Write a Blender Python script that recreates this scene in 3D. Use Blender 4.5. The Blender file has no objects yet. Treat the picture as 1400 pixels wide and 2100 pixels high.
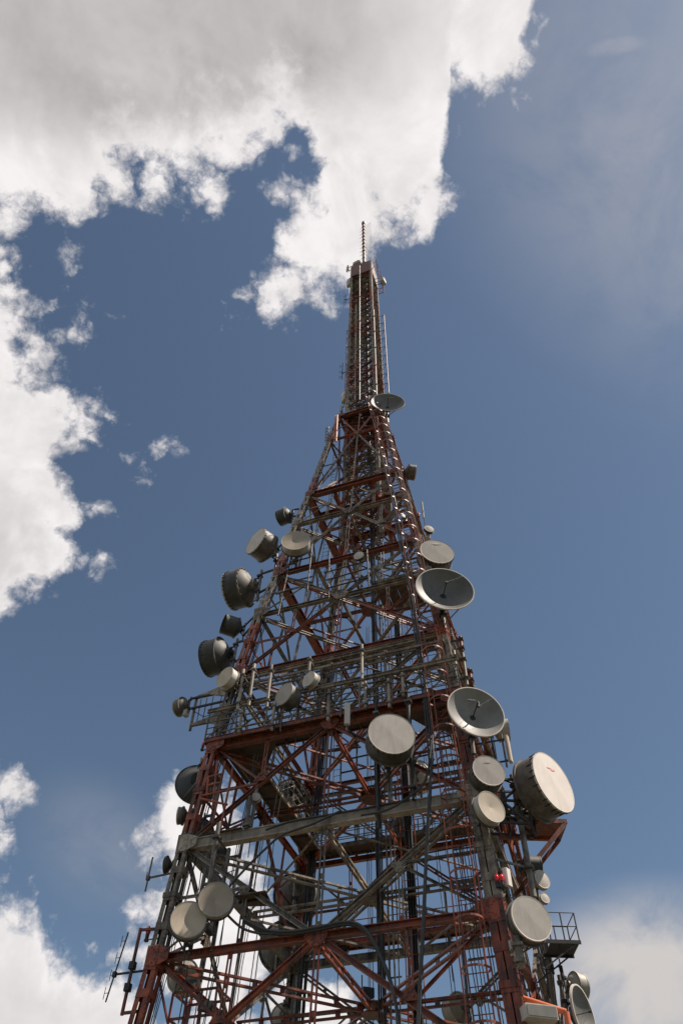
import bpy, math, random
from mathutils import Vector, Matrix
random.seed(7)
V = Vector

# ------------------------------------------------------------------ camera
F_PX, PITCH, ROLL = 1555.42, 0.9151, 0.0313          # focal length in pixels of a 1400 x 2100 frame
EYE = V((0, 0, 1.6))
scene = bpy.context.scene
col = scene.collection
cam_d = bpy.data.cameras.new('camera')
cam = bpy.data.objects.new('camera', cam_d); col.objects.link(cam)
fwd = V((0, math.cos(PITCH), math.sin(PITCH)))
up0 = V((0, -math.sin(PITCH), math.cos(PITCH))); rt0 = V((1, 0, 0))
cr, sr = math.cos(ROLL), math.sin(ROLL)
rt = rt0 * cr + up0 * sr
up = up0 * cr - rt0 * sr
m = Matrix.Identity(4)
for i in range(3):
    m[i][0] = rt[i]; m[i][1] = up[i]; m[i][2] = -fwd[i]; m[i][3] = EYE[i]
cam.matrix_world = m
cam_d.sensor_fit = 'VERTICAL'; cam_d.sensor_height = 36.0; cam_d.sensor_width = 24.0
cam_d.lens = F_PX * 36.0 / 2100.0
cam_d.clip_start = 0.1; cam_d.clip_end = 6000
scene.camera = cam

# ------------------------------------------------------------------ exposure
scene.view_settings.view_transform = 'Standard'
scene.view_settings.look = 'None'
scene.view_settings.gamma = 1.0
EXPO = 0.8
scene.view_settings.exposure = EXPO          # exposed for the shaded steel
GAIN = 2.0 ** EXPO
scene.view_settings.use_curve_mapping = False

# ------------------------------------------------------------------ sun
SUN_DIR = V((0.66, -0.16, 1.05)).normalized()
sun_el = math.asin(SUN_DIR.z); sun_rot = math.atan2(SUN_DIR.x, SUN_DIR.y)
sd = bpy.data.lights.new('sun', 'SUN'); sd.energy = 4.2; sd.angle = math.radians(0.5); sd.color = (1.0, 0.90, 0.78)
so = bpy.data.objects.new('sun', sd); col.objects.link(so)
so.rotation_euler = SUN_DIR.to_track_quat('Z', 'Y').to_euler(); so.location = (60, -20, 120)

# ------------------------------------------------------------------ sky with clouds (world shader, a function of direction only)
SKY_STRENGTH = 0.1 / GAIN
world = bpy.data.worlds.new('World'); scene.world = world
world.use_nodes = True
nt = world.node_tree; nt.nodes.clear()
class NG:
    """small helper to write node maths as expressions"""
    def __init__(s, nt): s.nt = nt
    def n(s, t, **k):
        x = s.nt.nodes.new(t)
        for a, b in k.items(): setattr(x, a, b)
        return x
    def put(s, sock, v):
        if isinstance(v, (int, float)): sock.default_value = v
        elif isinstance(v, (tuple, list, Vector)): sock.default_value = tuple(v)
        else: s.nt.links.new(v, sock)
    def m(s, op, a, b=None, c=None, clamp=False):
        x = s.n('ShaderNodeMath', operation=op, use_clamp=clamp)
        s.put(x.inputs[0], a)
        if b is not None: s.put(x.inputs[1], b)
        if c is not None: s.put(x.inputs[2], c)
        return x.outputs[0]
    def vm(s, op, a, b=None, scale=None):
        x = s.n('ShaderNodeVectorMath', operation=op)
        s.put(x.inputs[0], a)
        if b is not None: s.put(x.inputs[1], b)
        if scale is not None: s.put(x.inputs['Scale'], scale)
        return x.outputs['Value'] if op in ('DOT_PRODUCT', 'LENGTH', 'DISTANCE') else x.outputs[0]
    def add(s, a, b): return s.m('ADD', a, b)
    def sub(s, a, b): return s.m('SUBTRACT', a, b)
    def mul(s, a, b): return s.m('MULTIPLY', a, b)
    def mx(s, a, b): return s.m('MAXIMUM', a, b)
    def mn(s, a, b): return s.m('MINIMUM', a, b)
    def step(s, v, lo, hi, a=0.0, b=1.0):
        x = s.n('ShaderNodeMapRange', interpolation_type='SMOOTHSTEP', clamp=True)
        for k, q in zip(range(5), (v, lo, hi, a, b)): s.put(x.inputs[k], q)
        return x.outputs[0]
    def noise(s, vec, scale, detail, rough, dist=0.0, lac=2.0):
        x = s.n('ShaderNodeTexNoise'); x.noise_dimensions = '3D'
        s.put(x.inputs['Vector'], vec); x.inputs['Scale'].default_value = scale
        x.inputs['Detail'].default_value = detail; x.inputs['Roughness'].default_value = rough
        x.inputs['Distortion'].default_value = dist; x.inputs['Lacunarity'].default_value = lac
        return x.outputs[0]
    def mixc(s, f, a, b, blend='MIX'):
        x = s.n('ShaderNodeMix', data_type='RGBA', blend_type=blend)
        s.put(x.inputs['Factor'], f)
        s.put(x.inputs[6], a if not isinstance(a, tuple) or len(a) == 4 else a + (1,))
        s.put(x.inputs[7], b if not isinstance(b, tuple) or len(b) == 4 else b + (1,))
        return x.outputs[2]
    def curve(s, v, pts, lo, hi, vlo, vhi):
        """piecewise linear function of v; pts = [(v, value)]"""
        x = s.n('ShaderNodeFloatCurve')
        s.put(x.inputs['Value'], s.m('MULTIPLY', s.sub(v, lo), 1.0 / (hi - lo), clamp=True))
        c = x.mapping.curves[0]
        P = [((a - lo) / (hi - lo), (b - vlo) / (vhi - vlo)) for a, b in pts]
        c.points[0].location = P[0]; c.points[1].location = P[-1]
        for q in P[1:-1]: c.points.new(*q)
        for q in c.points: q.handle_type = 'VECTOR'
        x.mapping.update()
        return s.add(s.mul(x.outputs[0], vhi - vlo), vlo)

g = NG(nt)
D = g.vm('NORMALIZE', g.n('ShaderNodeTexCoord').outputs['Generated'])
# chart of the sky: two angular coordinates about a fixed direction of the world (52 degrees up, due north)
dz = g.mx(g.vm('DOT_PRODUCT', D, fwd), 0.15)
U = g.add(g.mul(g.m('DIVIDE', g.vm('DOT_PRODUCT', D, rt), dz), F_PX / 1000), 0.7)
W = g.sub(1.05, g.mul(g.m('DIVIDE', g.vm('DOT_PRODUCT', D, up), dz), F_PX / 1000))
# gentle large-scale wobble, then fine billows
n_big = g.sub(g.noise(D, 6.0, 3, 0.5), 0.5)
n_lump = g.sub(g.noise(D, 11.0, 3, 0.5, 0.4), 0.5)
n_mid = g.sub(g.noise(D, 15.0, 13, 0.57, 0.1), 0.5)
warp = g.n('ShaderNodeTexNoise'); g.put(warp.inputs['Vector'], D); warp.inputs['Scale'].default_value = 26; warp.inputs['Detail'].default_value = 6; warp.inputs['Roughness'].default_value = 0.6
Dw = g.vm('ADD', D, g.vm('SCALE', g.vm('SUBTRACT', warp.outputs['Color'], (0.5, 0.5, 0.5)), scale=0.045))
vo = g.n('ShaderNodeTexVoronoi'); vo.feature = 'F1'; g.put(vo.inputs['Vector'], Dw); vo.inputs['Scale'].default_value = 17
vo.inputs['Detail'].default_value = 4; vo.inputs['Roughness'].default_value = 0.55; vo.inputs['Lacunarity'].default_value = 2.2
lobes = g.sub(1.02, vo.outputs['Distance'])
Dsun = g.vm('ADD', D, tuple(SUN_DIR * 0.016))
n_lit = g.sub(g.noise(Dsun, 9.0, 5, 0.55, 0.3), 0.5)
n_midlow = g.sub(g.noise(D, 9.0, 5, 0.55, 0.3), 0.5)
def ell(cx, cy, rx, ry, rot=0.0):
    c, s_ = math.cos(math.radians(rot)), math.sin(math.radians(rot))
    x = g.sub(U, cx / 1000); y = g.sub(W, cy / 1000)
    a = g.mul(g.add(g.mul(x, c), g.mul(y, s_)), 1000 / rx)
    b = g.mul(g.sub(g.mul(y, c), g.mul(x, s_)), 1000 / ry)
    r = g.m('SQRT', g.add(g.mul(a, a), g.mul(b, b)))
    return g.mul(g.sub(1.0, r), min(rx, ry) / 1000)
def k(pts): return [(a / 1000, b / 1000) for a, b in pts]
# bank across the top: its lower edge as a function of U
top_edge = g.curve(U, k([(-900, 700), (-100, 530), (0, 490), (50, 490), (95, 455), (150, 450), (190, 405), (250, 420), (310, 438), (350, 400), (430, 385), (490, 360), (545, 325), (580, 285), (605, 290),
    (640, 350), (670, 420), (740, 500), (800, 470), (845, 465), (885, 490), (905, 400), (925, 230), (960, 215), (1010, 175), (1060, 165), (1085, 70), (1110, -40), (1200, -500), (1800, -1400)]),
    -0.9, 1.8, -1.5, 1.5)
bank = g.mul(g.sub(top_edge, W), 0.75)
bank = g.mx(bank, ell(622, 565, 112, 72, -38))
bank = g.mx(bank, ell(695, 450, 120, 160, 22))
bank = g.mx(bank, ell(640, 600, 60, 50, 0))
bank = g.mx(bank, ell(570, 596, 42, 32, 0))
bank = g.mx(bank, ell(1000, 95, 105, 90, -20))
bank = g.mx(bank, ell(800, 380, 110, 95, 0))
bank = g.mx(bank, ell(645, 520, 90, 105, 35))
bank = g.mx(bank, ell(615, 300, 28, 40, 0))
# bank on the left: its right edge as a function of W
left_edge = g.curve(W, k([(300, -300), (545, -80), (575, 10), (595, 80), (640, 95), (690, 145), (750, 150), (800, 135), (830, 165), (870, 215), (920, 222), (950, 165), (990, 180), (1050, 215), (1090, 185), (1150, 200), (1190, 165),
    (1240, 120), (1262, 50), (1285, -60), (1500, -500)]), 0.3, 1.5, -0.5, 0.5)
lb = g.mul(g.sub(left_edge, U), 0.8)
for e in ((135, 562, 34, 46, 0), (122, 600, 18, 40, 10), (150, 695, 22, 26, 0), (40, 590, 60, 22, 10), (222, 842, 26, 17, 20), (262, 935, 20, 13, -10), (20, 1595, 40, 46, 20), (0, 1660, 25, 60, 0)):
    lb = g.mx(lb, ell(*e))
# cumulus low on the left and behind the mast
low_edge = g.curve(U, k([(-600, 1700), (-100, 1740), (0, 1795), (35, 1805), (75, 1810), (95, 1870), (140, 1885), (170, 1955), (225, 1975), (260, 2010), (330, 2040), (520, 2050), (560, 2030), (600, 1990), (630, 1990), (650, 2030), (690, 2020), (720, 2040), (760, 2130), (900, 2300), (1800, 2600)]),
    -0.6, 1.8, 1.6, 2.7)
lo = g.mul(g.sub(W, low_edge), 0.8)
for e in ((395, 1750, 110, 140, 8), (385, 1695, 75, 85, 10), (345, 1730, 42, 60, 0), (400, 1810, 115, 115, 0), (345, 1850, 90, 110, 0), (460, 1760, 80, 80, 0), (430, 1940, 150, 150, 0), (500, 1900, 55, 50, 0), (600, 2080, 90, 60, 0)):
    lo = g.mx(lo, ell(*e))
holes = ell(190, 1040, 16, 26, 0)
shape = g.mx(g.mx(bank, lb), lo)
# beyond the region above, the sky goes on with scattered cumulus of the same kind
far = g.step(g.vm('DOT_PRODUCT', D, fwd), 0.30, 0.62)
scatter = g.sub(g.mul(g.noise(D, 2.6, 2, 0.5), 1.0), 0.60)
shape = g.add(g.mul(shape, far), g.mul(scatter, g.sub(1.0, far)))
shape = g.add(g.mul(g.mn(g.mx(shape, -0.5), 0.5), 1.0), g.add(g.mul(n_big, 0.06), g.mul(n_lump, 0.05)))
dens = g.add(shape, g.add(g.mul(n_mid, 0.22), g.mul(lobes, 0.085)))
alpha = g.step(dens, -0.018, 0.052)
# thin veil
veil_n = g.noise(g.vm('MULTIPLY', D, (1.0, 1.0, 1.8)), 5.0, 8, 0.62, 0.6)
veil_m = g.mx(g.step(ell(1320, 2010, 230, 170, -8), -0.07, 0.10), g.mul(g.step(ell(1340, 340, 300, 420, -35), -0.2, 0.3), 0.30))
veil_m = g.mx(veil_m, g.mul(g.step(ell(210, 1740, 160, 120, 40), -0.05, 0.1), 0.18))
veil_m = g.mx(veil_m, g.mul(g.step(ell(1260, 95, 90, 26, -10), -0.01, 0.02), 0.40))
veil = g.mul(veil_m, g.step(veil_n, 0.28, 0.60, 0.2, 1.0))
# thick parts are grey below, thin edges bright
lit = g.mul(g.sub(n_midlow, n_lit), g.step(dens, 0.02, 0.25, 0.9, 0.35))
grey_zone = g.step(ell(330, 60, 640, 280, -4), -0.05, 0.14)
grey_zone = g.mx(grey_zone, g.mul(g.step(ell(20, 1130, 210, 200, 0), -0.06, 0.15), 0.42))
grey_zone = g.mx(grey_zone, g.mul(g.step(ell(60, 2080, 260, 150, 0), -0.06, 0.15), 0.35))
thick = g.mul(g.step(dens, 0.01, 0.15), grey_zone)
tone = g.sub(g.add(0.87, lit), g.mul(thick, 0.34))
tone = g.add(tone, g.mul(n_big, 0.13))
tone = g.sub(tone, g.mul(g.sub(1.0, g.step(dens, 0.0, 0.05)), 0.12))
tone = g.mn(g.mx(tone, 0.40), 0.93)
ccol = g.vm('SCALE', (1.0, 0.958, 0.955), scale=g.mul(tone, 1.0 / SKY_STRENGTH / GAIN))
sky = g.n('ShaderNodeTexSky'); sky.sky_type = 'NISHITA'; sky.sun_disc = False
sky.sun_elevation = sun_el; sky.sun_rotation = sun_rot
sky.air_density = 1.0; sky.dust_density = 0.7; sky.ozone_density = 1.6; sky.altitude = 700
SKYC = sky.outputs[0]
hs = g.n('ShaderNodeHueSaturation'); hs.inputs['Saturation'].default_value = 0.93; hs.inputs['Value'].default_value = 1.0
nt.links.new(SKYC, hs.inputs['Color'])
SKYT = g.mixc(1.0, hs.outputs[0], (0.93, 0.965, 0.925), 'MULTIPLY')
base = g.mixc(veil, SKYT, tuple(c * 0.62 / SKY_STRENGTH / GAIN for c in (1.0, 0.95, 0.93)))
fin = g.mixc(alpha, base, ccol)
bg = g.n('ShaderNodeBackground'); bg.inputs['Strength'].default_value = SKY_STRENGTH
nt.links.new(fin, bg.inputs['Color'])
nt.links.new(bg.outputs[0], g.n('ShaderNodeOutputWorld').inputs['Surface'])
world.cycles.sampling_method = 'MANUAL'; world.cycles.sample_map_resolution = 256

# ------------------------------------------------------------------ the tower's frame
TX, TY, YAW = 1.4611, 26.2789, -0.3633
ROOT = Matrix.Translation((TX, TY, 0)) @ Matrix.Rotation(YAW, 4, 'Z')
ROOT_I = ROOT.inverted()
LEV = {-3: (0.0, 5.55), -2: (3.3, 5.34), -1: (7.1, 5.14)}
for i, (h, w) in enumerate(zip((9.2718, 12.6902, 16.5046, 20.0245, 23.6204, 26.573, 30.6839, 33.577, 39.9505, 43.3442),
                               (4.9036, 4.7417, 4.5, 4.1854, 3.8136, 3.3935, 2.9379, 2.5351, 1.8027, 1.3748))):
    LEV[i] = (h + 1.6, w)
KEYS = sorted(LEV)
def half(z):
    for a, b in zip(KEYS, KEYS[1:]):
        za, wa = LEV[a]; zb, wb = LEV[b]
        if z <= zb or b == KEYS[-1]:
            return max(0.9, wa + (wb - wa) * (z - za) / (zb - za))
def zl(x):
    """height of a fractional level"""
    a = math.floor(x); a = min(max(a, -3), 8)
    return LEV[a][0] + (LEV[a + 1][0] - LEV[a][0]) * (x - a)
MAST_TOP = 73.4; MAST_BOT = LEV[7][0] - 1.5
def mast_w(z): return 1.03 + (0.905 - 1.03) * (z - 40) / (73.4 - 40)

def at(px, py, kk=-1.0, off=0.0, mast=False):
    """point (tower frame) seen in the direction of photo pixel (px,py), lying on the plane y = kk*halfwidth + off"""
    u = (px - 700) / F_PX; v = (1050 - py) / F_PX
    d = ROOT_I.to_3x3() @ (fwd + rt * u + up * v); o = ROOT_I @ EYE
    lo_, hi_ = 5.0, 150.0
    def f(t):
        p = o + d * t
        return p.y - (kk * (mast_w(p.z) if mast else half(p.z)) + off)
    for _ in range(60):
        mid = (lo_ + hi_) / 2
        if f(mid) > 0: hi_ = mid
        else: lo_ = mid
    return o + d * lo_
def depth_of(p): return (ROOT @ p - EYE).dot(fwd)

# ------------------------------------------------------------------ materials
MATS = {}
def newmat(name):
    mt = bpy.data.materials.new(name); mt.use_nodes = True
    t = mt.node_tree; b = t.nodes['Principled BSDF']
    MATS[name] = mt
    return mt, NG(t), b
def vary(q, c, a=0.62, b_=1.18):
    oi = q.n('ShaderNodeObjectInfo')
    return q.vm('SCALE', c, scale=q.add(a, q.mul(oi.outputs['Random'], b_ - a)))
def weathered(name, c1, c2, dirt, rough=0.6, scale=6.0, dirt_amt=0.5, streak=True, metal=0.0, pos=True, bump=0.0):
    mt, q, b = newmat(name)
    tc = q.n('ShaderNodeTexCoord')
    P = q.n('ShaderNodeNewGeometry').outputs['Position'] if pos else tc.outputs['Object']
    n1 = q.noise(P, scale, 6, 0.65)
    c = q.mixc(q.step(n1, 0.35, 0.65), c1, c2)
    if streak: P2 = q.vm('MULTIPLY', P, (1, 1, 0.16))
    else: P2 = P
    n2 = q.noise(P2, scale * 2.6, 7, 0.7)
    n3 = q.noise(P, scale * 0.35, 3, 0.5)
    dd = q.mul(q.step(q.add(n2, q.mul(q.sub(n3, 0.5), 0.6)), 0.47, 0.68), dirt_amt)
    c = q.mixc(dd, c, dirt)
    c = vary(q, c)
    q.put(b.inputs['Base Color'], c)
    b.inputs['Roughness'].default_value = rough; b.inputs['Metallic'].default_value = metal
    if bump:
        bp = q.n('ShaderNodeBump'); bp.inputs['Strength'].default_value = bump; bp.inputs['Distance'].default_value = 0.01
        q.put(bp.inputs['Height'], n2); q.put(b.inputs['Normal'], bp.outputs[0])
    return mt
RED1, RED2, RDIRT = (0.30, 0.062, 0.019), (0.13, 0.027, 0.012), (0.022, 0.012, 0.008)
WH1, WH2, WDIRT = (0.31, 0.247, 0.183), (0.115, 0.087, 0.061), (0.020, 0.015, 0.011)
weathered('red_paint', RED1, RED2, RDIRT, 0.45, 3.0, 0.75)
weathered('white_paint', WH1, WH2, WDIRT, 0.55, 3.0, 0.75)
weathered('red_shaded', (0.15, 0.034, 0.018), (0.08, 0.02, 0.012), RDIRT, 0.6, 3.0, 0.7)  # red paint with the shade on the mast head plates put into its colour
weathered('girder_white', (0.42, 0.35, 0.28), (0.27, 0.22, 0.17), (0.05, 0.038, 0.028), 0.55, 2.0, 0.65)
weathered('galvanised', (0.20, 0.175, 0.142), (0.085, 0.073, 0.06), (0.022, 0.018, 0.014), 0.5, 4.0, 0.6, metal=0.2)
weathered('dark_steel', (0.036, 0.035, 0.034), (0.022, 0.021, 0.02), (0.05, 0.03, 0.02), 0.55, 4.0, 0.4, metal=0.3)
weathered('black_cable', (0.018, 0.018, 0.018), (0.026, 0.025, 0.024), (0.05, 0.045, 0.04), 0.5, 4.0, 0.3)
weathered('deck_plate', (0.13, 0.085, 0.055), (0.07, 0.05, 0.038), (0.03, 0.022, 0.018), 0.8, 1.4, 0.7, streak=False)
weathered('shroud_grey', (0.125, 0.108, 0.09), (0.06, 0.05, 0.041), (0.045, 0.035, 0.028), 0.6, 3.0, 0.7, pos=False)
weathered('shroud_dark', (0.06, 0.055, 0.05), (0.038, 0.035, 0.032), (0.02, 0.017, 0.014), 0.6, 3.0, 0.5, pos=False)
weathered('shroud_pale', (0.46, 0.42, 0.36), (0.40, 0.36, 0.30), (0.16, 0.12, 0.085), 0.55, 2.0, 0.45, pos=False)
weathered('radome_tan', (0.44, 0.365, 0.28), (0.39, 0.32, 0.245), (0.25, 0.19, 0.14), 0.7, 2.0, 0.28, pos=False)
weathered('radome_white', (0.54, 0.48, 0.44), (0.49, 0.435, 0.395), (0.36, 0.30, 0.25), 0.7, 1.8, 0.22, pos=False)
weathered('radome_ash', (0.34, 0.305, 0.27), (0.29, 0.26, 0.23), (0.16, 0.13, 0.11), 0.7, 2.2, 0.28, pos=False)
weathered('radome_grey', (0.46, 0.41, 0.365), (0.41, 0.365, 0.32), (0.22, 0.18, 0.15), 0.7, 2.2, 0.28, pos=False)
weathered('bowl_grey', (0.185, 0.175, 0.16), (0.145, 0.137, 0.125), (0.09, 0.08, 0.07), 0.55, 1.8, 0.35, pos=False)
weathered('bowl_dark', (0.075, 0.078, 0.080), (0.055, 0.058, 0.06), (0.03, 0.028, 0.026), 0.5, 2.2, 0.35, pos=False)
weathered('logo_white', (0.62, 0.60, 0.58), (0.5, 0.48, 0.46), (0.3, 0.28, 0.26), 0.7, 8.0, 0.6, pos=False)
weathered('logo_red', (0.65, 0.16, 0.13), (0.65, 0.30, 0.26), (0.62, 0.45, 0.40), 0.7, 8.0, 0.5, pos=False)
weathered('orange_paint', (0.55, 0.13, 0.045), (0.48, 0.11, 0.04), (0.2, 0.07, 0.04), 0.45, 3.0, 0.3)
weathered('concrete', (0.32, 0.30, 0.27), (0.24, 0.22, 0.20), (0.12, 0.11, 0.10), 0.9, 0.5, 0.5, streak=False)
mt, q, b = newmat('lamp_red'); b.inputs['Base Color'].default_value = (0.55, 0.012, 0.012, 1); b.inputs['Roughness'].default_value = 0.15
# legs and braces carry painted bands at fixed heights of the tower
def banded(name, bands, z0, z1, amt=0.78):
    mt, q, b = newmat(name)
    P = q.n('ShaderNodeNewGeometry').outputs['Position']
    sx = q.n('ShaderNodeSeparateXYZ'); q.put(sx.inputs[0], P)
    z = q.add(sx.outputs[2], q.mul(q.sub(q.noise(P, 5.0, 3, 0.5), 0.5), 0.10))
    r = q.n('ShaderNodeValToRGB'); r.color_ramp.interpolation = 'CONSTANT'
    q.put(r.inputs[0], q.m('MULTIPLY', q.sub(z, z0), 1.0 / (z1 - z0), clamp=True))
    e = r.color_ramp.elements
    e[0].position = 0; e[0].color = (0, 0, 0, 1)
    e[1].position = 1; e[1].color = (bands[-1][1],) * 3 + (1,)
    for zz, vv in bands:
        x = e.new(min(0.999, max(0.0, (zz - z0) / (z1 - z0)))); x.color = (vv,) * 3 + (1,)
    n1 = q.noise(P, 3.0, 6, 0.65); s1 = q.step(n1, 0.35, 0.65)
    cr_ = q.mixc(s1, RED1, RED2); cw = q.mixc(s1, WH1, WH2)
    n2 = q.noise(q.vm('MULTIPLY', P, (1, 1, 0.16)), 8.0, 7, 0.7); n3 = q.noise(P, 1.0, 3, 0.5)
    dd = q.mul(q.step(q.add(n2, q.mul(q.sub(n3, 0.5), 0.6)), 0.44, 0.66), amt)
    c = q.mixc(r.outputs[0], q.mixc(dd, cr_, RDIRT), q.mixc(dd, cw, WDIRT))
    q.put(b.inputs['Base Color'], vary(q, c)); b.inputs['Roughness'].default_value = 0.5
Z = {i: LEV[i][0] for i in KEYS}
banded('banded_paint', [(Z[-3], 0), (Z[-2], 1), (Z[-1], 0), (Z[0] + 0.25, 1), (Z[1] + 0.3, 0), (Z[2] + 0.35, 1), (Z[3] - 0.5, 0), (zl(3.78), 1), (Z[5] + 0.1, 0),
                        (zl(5.42), 1), (Z[7] - 0.3, 0), (zl(7.28), 1), (Z[8] - 0.2, 0)], 0, Z[9] + 1)
mb = []
for y, v in ((835, 1), (782, 0), (737, 1), (683, 0), (657, 1), (619, 0), (588, 1), (564, 0)):
    mb.append((at(766, y, -1, 0, True).z, v))
banded('mast_paint', [(30, 0), (Z[7] + 0.6, 1), (Z[8] - 0.8, 0)] + mb, 25, 75, 0.95)

# ------------------------------------------------------------------ mesh helpers
class MB:
    def __init__(s): s.v = []; s.f = []; s.sm = []
    def addf(s, vs, fs, smooth=False):
        o = len(s.v); s.v += [tuple(x) for x in vs]
        s.f += [tuple(i + o for i in f) for f in fs]; s.sm += [smooth] * len(fs)
    def extr(s, p0, p1, prof, upv=(0, 0, 1)):
        """extrude the 2D profile [(u,v)] from p0 to p1; v along upv"""
        p0, p1 = V(p0), V(p1); d = (p1 - p0).normalized(); upv = V(upv)
        w_ = upv - d * upv.dot(d)
        if w_.length < 1e-4: w_ = V((0, 1, 0)) - d * d.y if abs(d.y) < 0.9 else V((1, 0, 0)) - d * d.x
        w_.normalize(); u_ = d.cross(w_)
        n = len(prof)
        vs = [p0 + u_ * a + w_ * b for a, b in prof] + [p1 + u_ * a + w_ * b for a, b in prof]
        fs = [(i, (i + 1) % n, n + (i + 1) % n, n + i) for i in range(n)]
        fs += [tuple(range(n - 1, -1, -1)), tuple(range(n, 2 * n))]
        s.addf(vs, fs)
    def bar(s, p0, p1, w, h, upv=(0, 0, 1)):
        s.extr(p0, p1, [(-w / 2, -h / 2), (w / 2, -h / 2), (w / 2, h / 2), (-w / 2, h / 2)], upv)
    def ibeam(s, p0, p1, w, h, t=0.02, upv=(0, 0, 1)):
        a, b, c = w / 2, h / 2, t / 2
        s.extr(p0, p1, [(-a, -b), (a, -b), (a, -b + t), (c, -b + t), (c, b - t), (a, b - t), (a, b), (-a, b), (-a, b - t), (-c, b - t), (-c, -b + t), (-a, -b + t)], upv)
    def angle(s, p0, p1, w, h, t=0.012, upv=(0, 0, 1), su=1, sv=1):
        s.extr(p0, p1, [(0, 0), (su * w, 0), (su * w, sv * t), (su * t, sv * t), (su * t, sv * h), (0, sv * h)][::(1 if su * sv > 0 else -1)], upv)
    def box(s, c, sx, sy, sz, rot=None):
        c = V(c); X, Y, Zv = V((sx / 2, 0, 0)), V((0, sy / 2, 0)), V((0, 0, sz / 2))
        if rot is not None: X, Y, Zv = rot @ X, rot @ Y, rot @ Zv
        vs = [c + X * i + Y * j + Zv * l for i in (-1, 1) for j in (-1, 1) for l in (-1, 1)]
        s.addf(vs, [(0, 1, 3, 2), (4, 6, 7, 5), (0, 4, 5, 1), (2, 3, 7, 6), (0, 2, 6, 4), (1, 5, 7, 3)])
    def tube(s, pts, r, n=8, cap=True):
        pts = [V(p) for p in pts]; rings = []
        prev = None
        for i, p in enumerate(pts):
            d = (pts[min(i + 1, len(pts) - 1)] - pts[max(i - 1, 0)]).normalized()
            a = prev if prev is not None else (V((0, 0, 1)) if abs(d.z) < 0.9 else V((1, 0, 0)))
            u_ = (a - d * a.dot(d)).normalized(); prev = u_; w_ = d.cross(u_)
            rr = r[i] if isinstance(r, (list, tuple)) else r
            rings.append([p + u_ * rr * math.cos(t * 2 * math.pi / n) + w_ * rr * math.sin(t * 2 * math.pi / n) for t in range(n)])
        vs = [x for R in rings for x in R]
        fs = [(i * n + j, i * n + (j + 1) % n, (i + 1) * n + (j + 1) % n, (i + 1) * n + j) for i in range(len(rings) - 1) for j in range(n)]
        s.addf(vs, fs, True)
        if cap:
            s.addf(rings[0], [tuple(range(n - 1, -1, -1))]); s.addf(rings[-1], [tuple(range(n))])
    def lathe(s, prof, n=40):
        """revolve [(x, r)] about the local X axis; a None in the list breaks the smoothing"""
        seg = [[]]
        for p in prof:
            if p is None: seg.append([])
            else: seg[-1].append(p)
        for sg in seg:
            vs = [(x, r * math.cos(2 * math.pi * t / n), r * math.sin(2 * math.pi * t / n)) for x, r in sg for t in range(n)]
            fs = [(i * n + j, (i + 1) * n + j, (i + 1) * n + (j + 1) % n, i * n + (j + 1) % n) for i in range(len(sg) - 1) for j in range(n)]
            s.addf(vs, fs, True)
    def plate(s, pts, nrm, t):
        """flat polygon pts with thickness t along nrm"""
        nrm = V(nrm).normalized() * t; n = len(pts)
        vs = [V(p) - nrm / 2 for p in pts] + [V(p) + nrm / 2 for p in pts]
        s.addf(vs, [tuple(range(n - 1, -1, -1)), tuple(range(n, 2 * n))] + [(i, (i + 1) % n, n + (i + 1) % n, n + i) for i in range(n)])
    def build(s, name, mat, parent=None, loc=(0, 0, 0)):
        me = bpy.data.meshes.new(name)
        loc = V(loc)
        me.from_pydata([V(v) - loc for v in s.v], [], s.f)
        me.polygons.foreach_set('use_smooth', s.sm)
        me.materials.append(MATS[mat]); me.update()
        o = bpy.data.objects.new(name, me); col.objects.link(o)
        if parent is not None: o.parent = parent
        o.location = loc
        return o
def share(src, name, parent, loc, rot=None):
    o = bpy.data.objects.new(name, src.data); col.objects.link(o); o.parent = parent; o.location = loc
    if rot is not None: o.rotation_euler = rot
    return o
def thing(name, label, cat, loc=(0, 0, 0), rz=0.0, group=None, world=False):
    """Empty; loc in the tower's frame unless world=True"""
    o = bpy.data.objects.new(name, None); col.objects.link(o); o.empty_display_size = 0.2
    if world: o.location = loc; o.rotation_euler = (0, 0, rz)
    else: o.location = ROOT @ V(loc); o.rotation_euler = (0, 0, YAW + rz)
    o['label'] = label; o['category'] = cat
    if group: o['group'] = group
    return o

# ------------------------------------------------------------------ ground
gm, q, b = newmat('ground_mat')
P = q.n('ShaderNodeNewGeometry').outputs['Position']
c = q.mixc(q.step(q.noise(P, 0.05, 6, 0.6), 0.42, 0.58), (0.10, 0.092, 0.078), (0.045, 0.06, 0.025))
c = q.mixc(q.step(q.noise(P, 1.2, 8, 0.7), 0.45, 0.65, 0, 0.5), c, (0.07, 0.062, 0.05))
q.put(b.inputs['Base Color'], c); b.inputs['Roughness'].default_value = 0.95
gb = MB(); gb.addf([(-2500, -2500, 0), (2500, -2500, 0), (2500, 2500, 0), (-2500, 2500, 0)], [(0, 1, 2, 3)])
go = gb.build('ground', 'ground_mat'); go['kind'] = 'structure'

# ------------------------------------------------------------------ the lattice tower
tower = thing('lattice_tower', 'tall square red and white steel lattice tower filling the middle of the picture', 'tower')
def cor(i, sx, sy):
    z, w = LEV[i]; return V((sx * w, sy * w, z))
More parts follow.
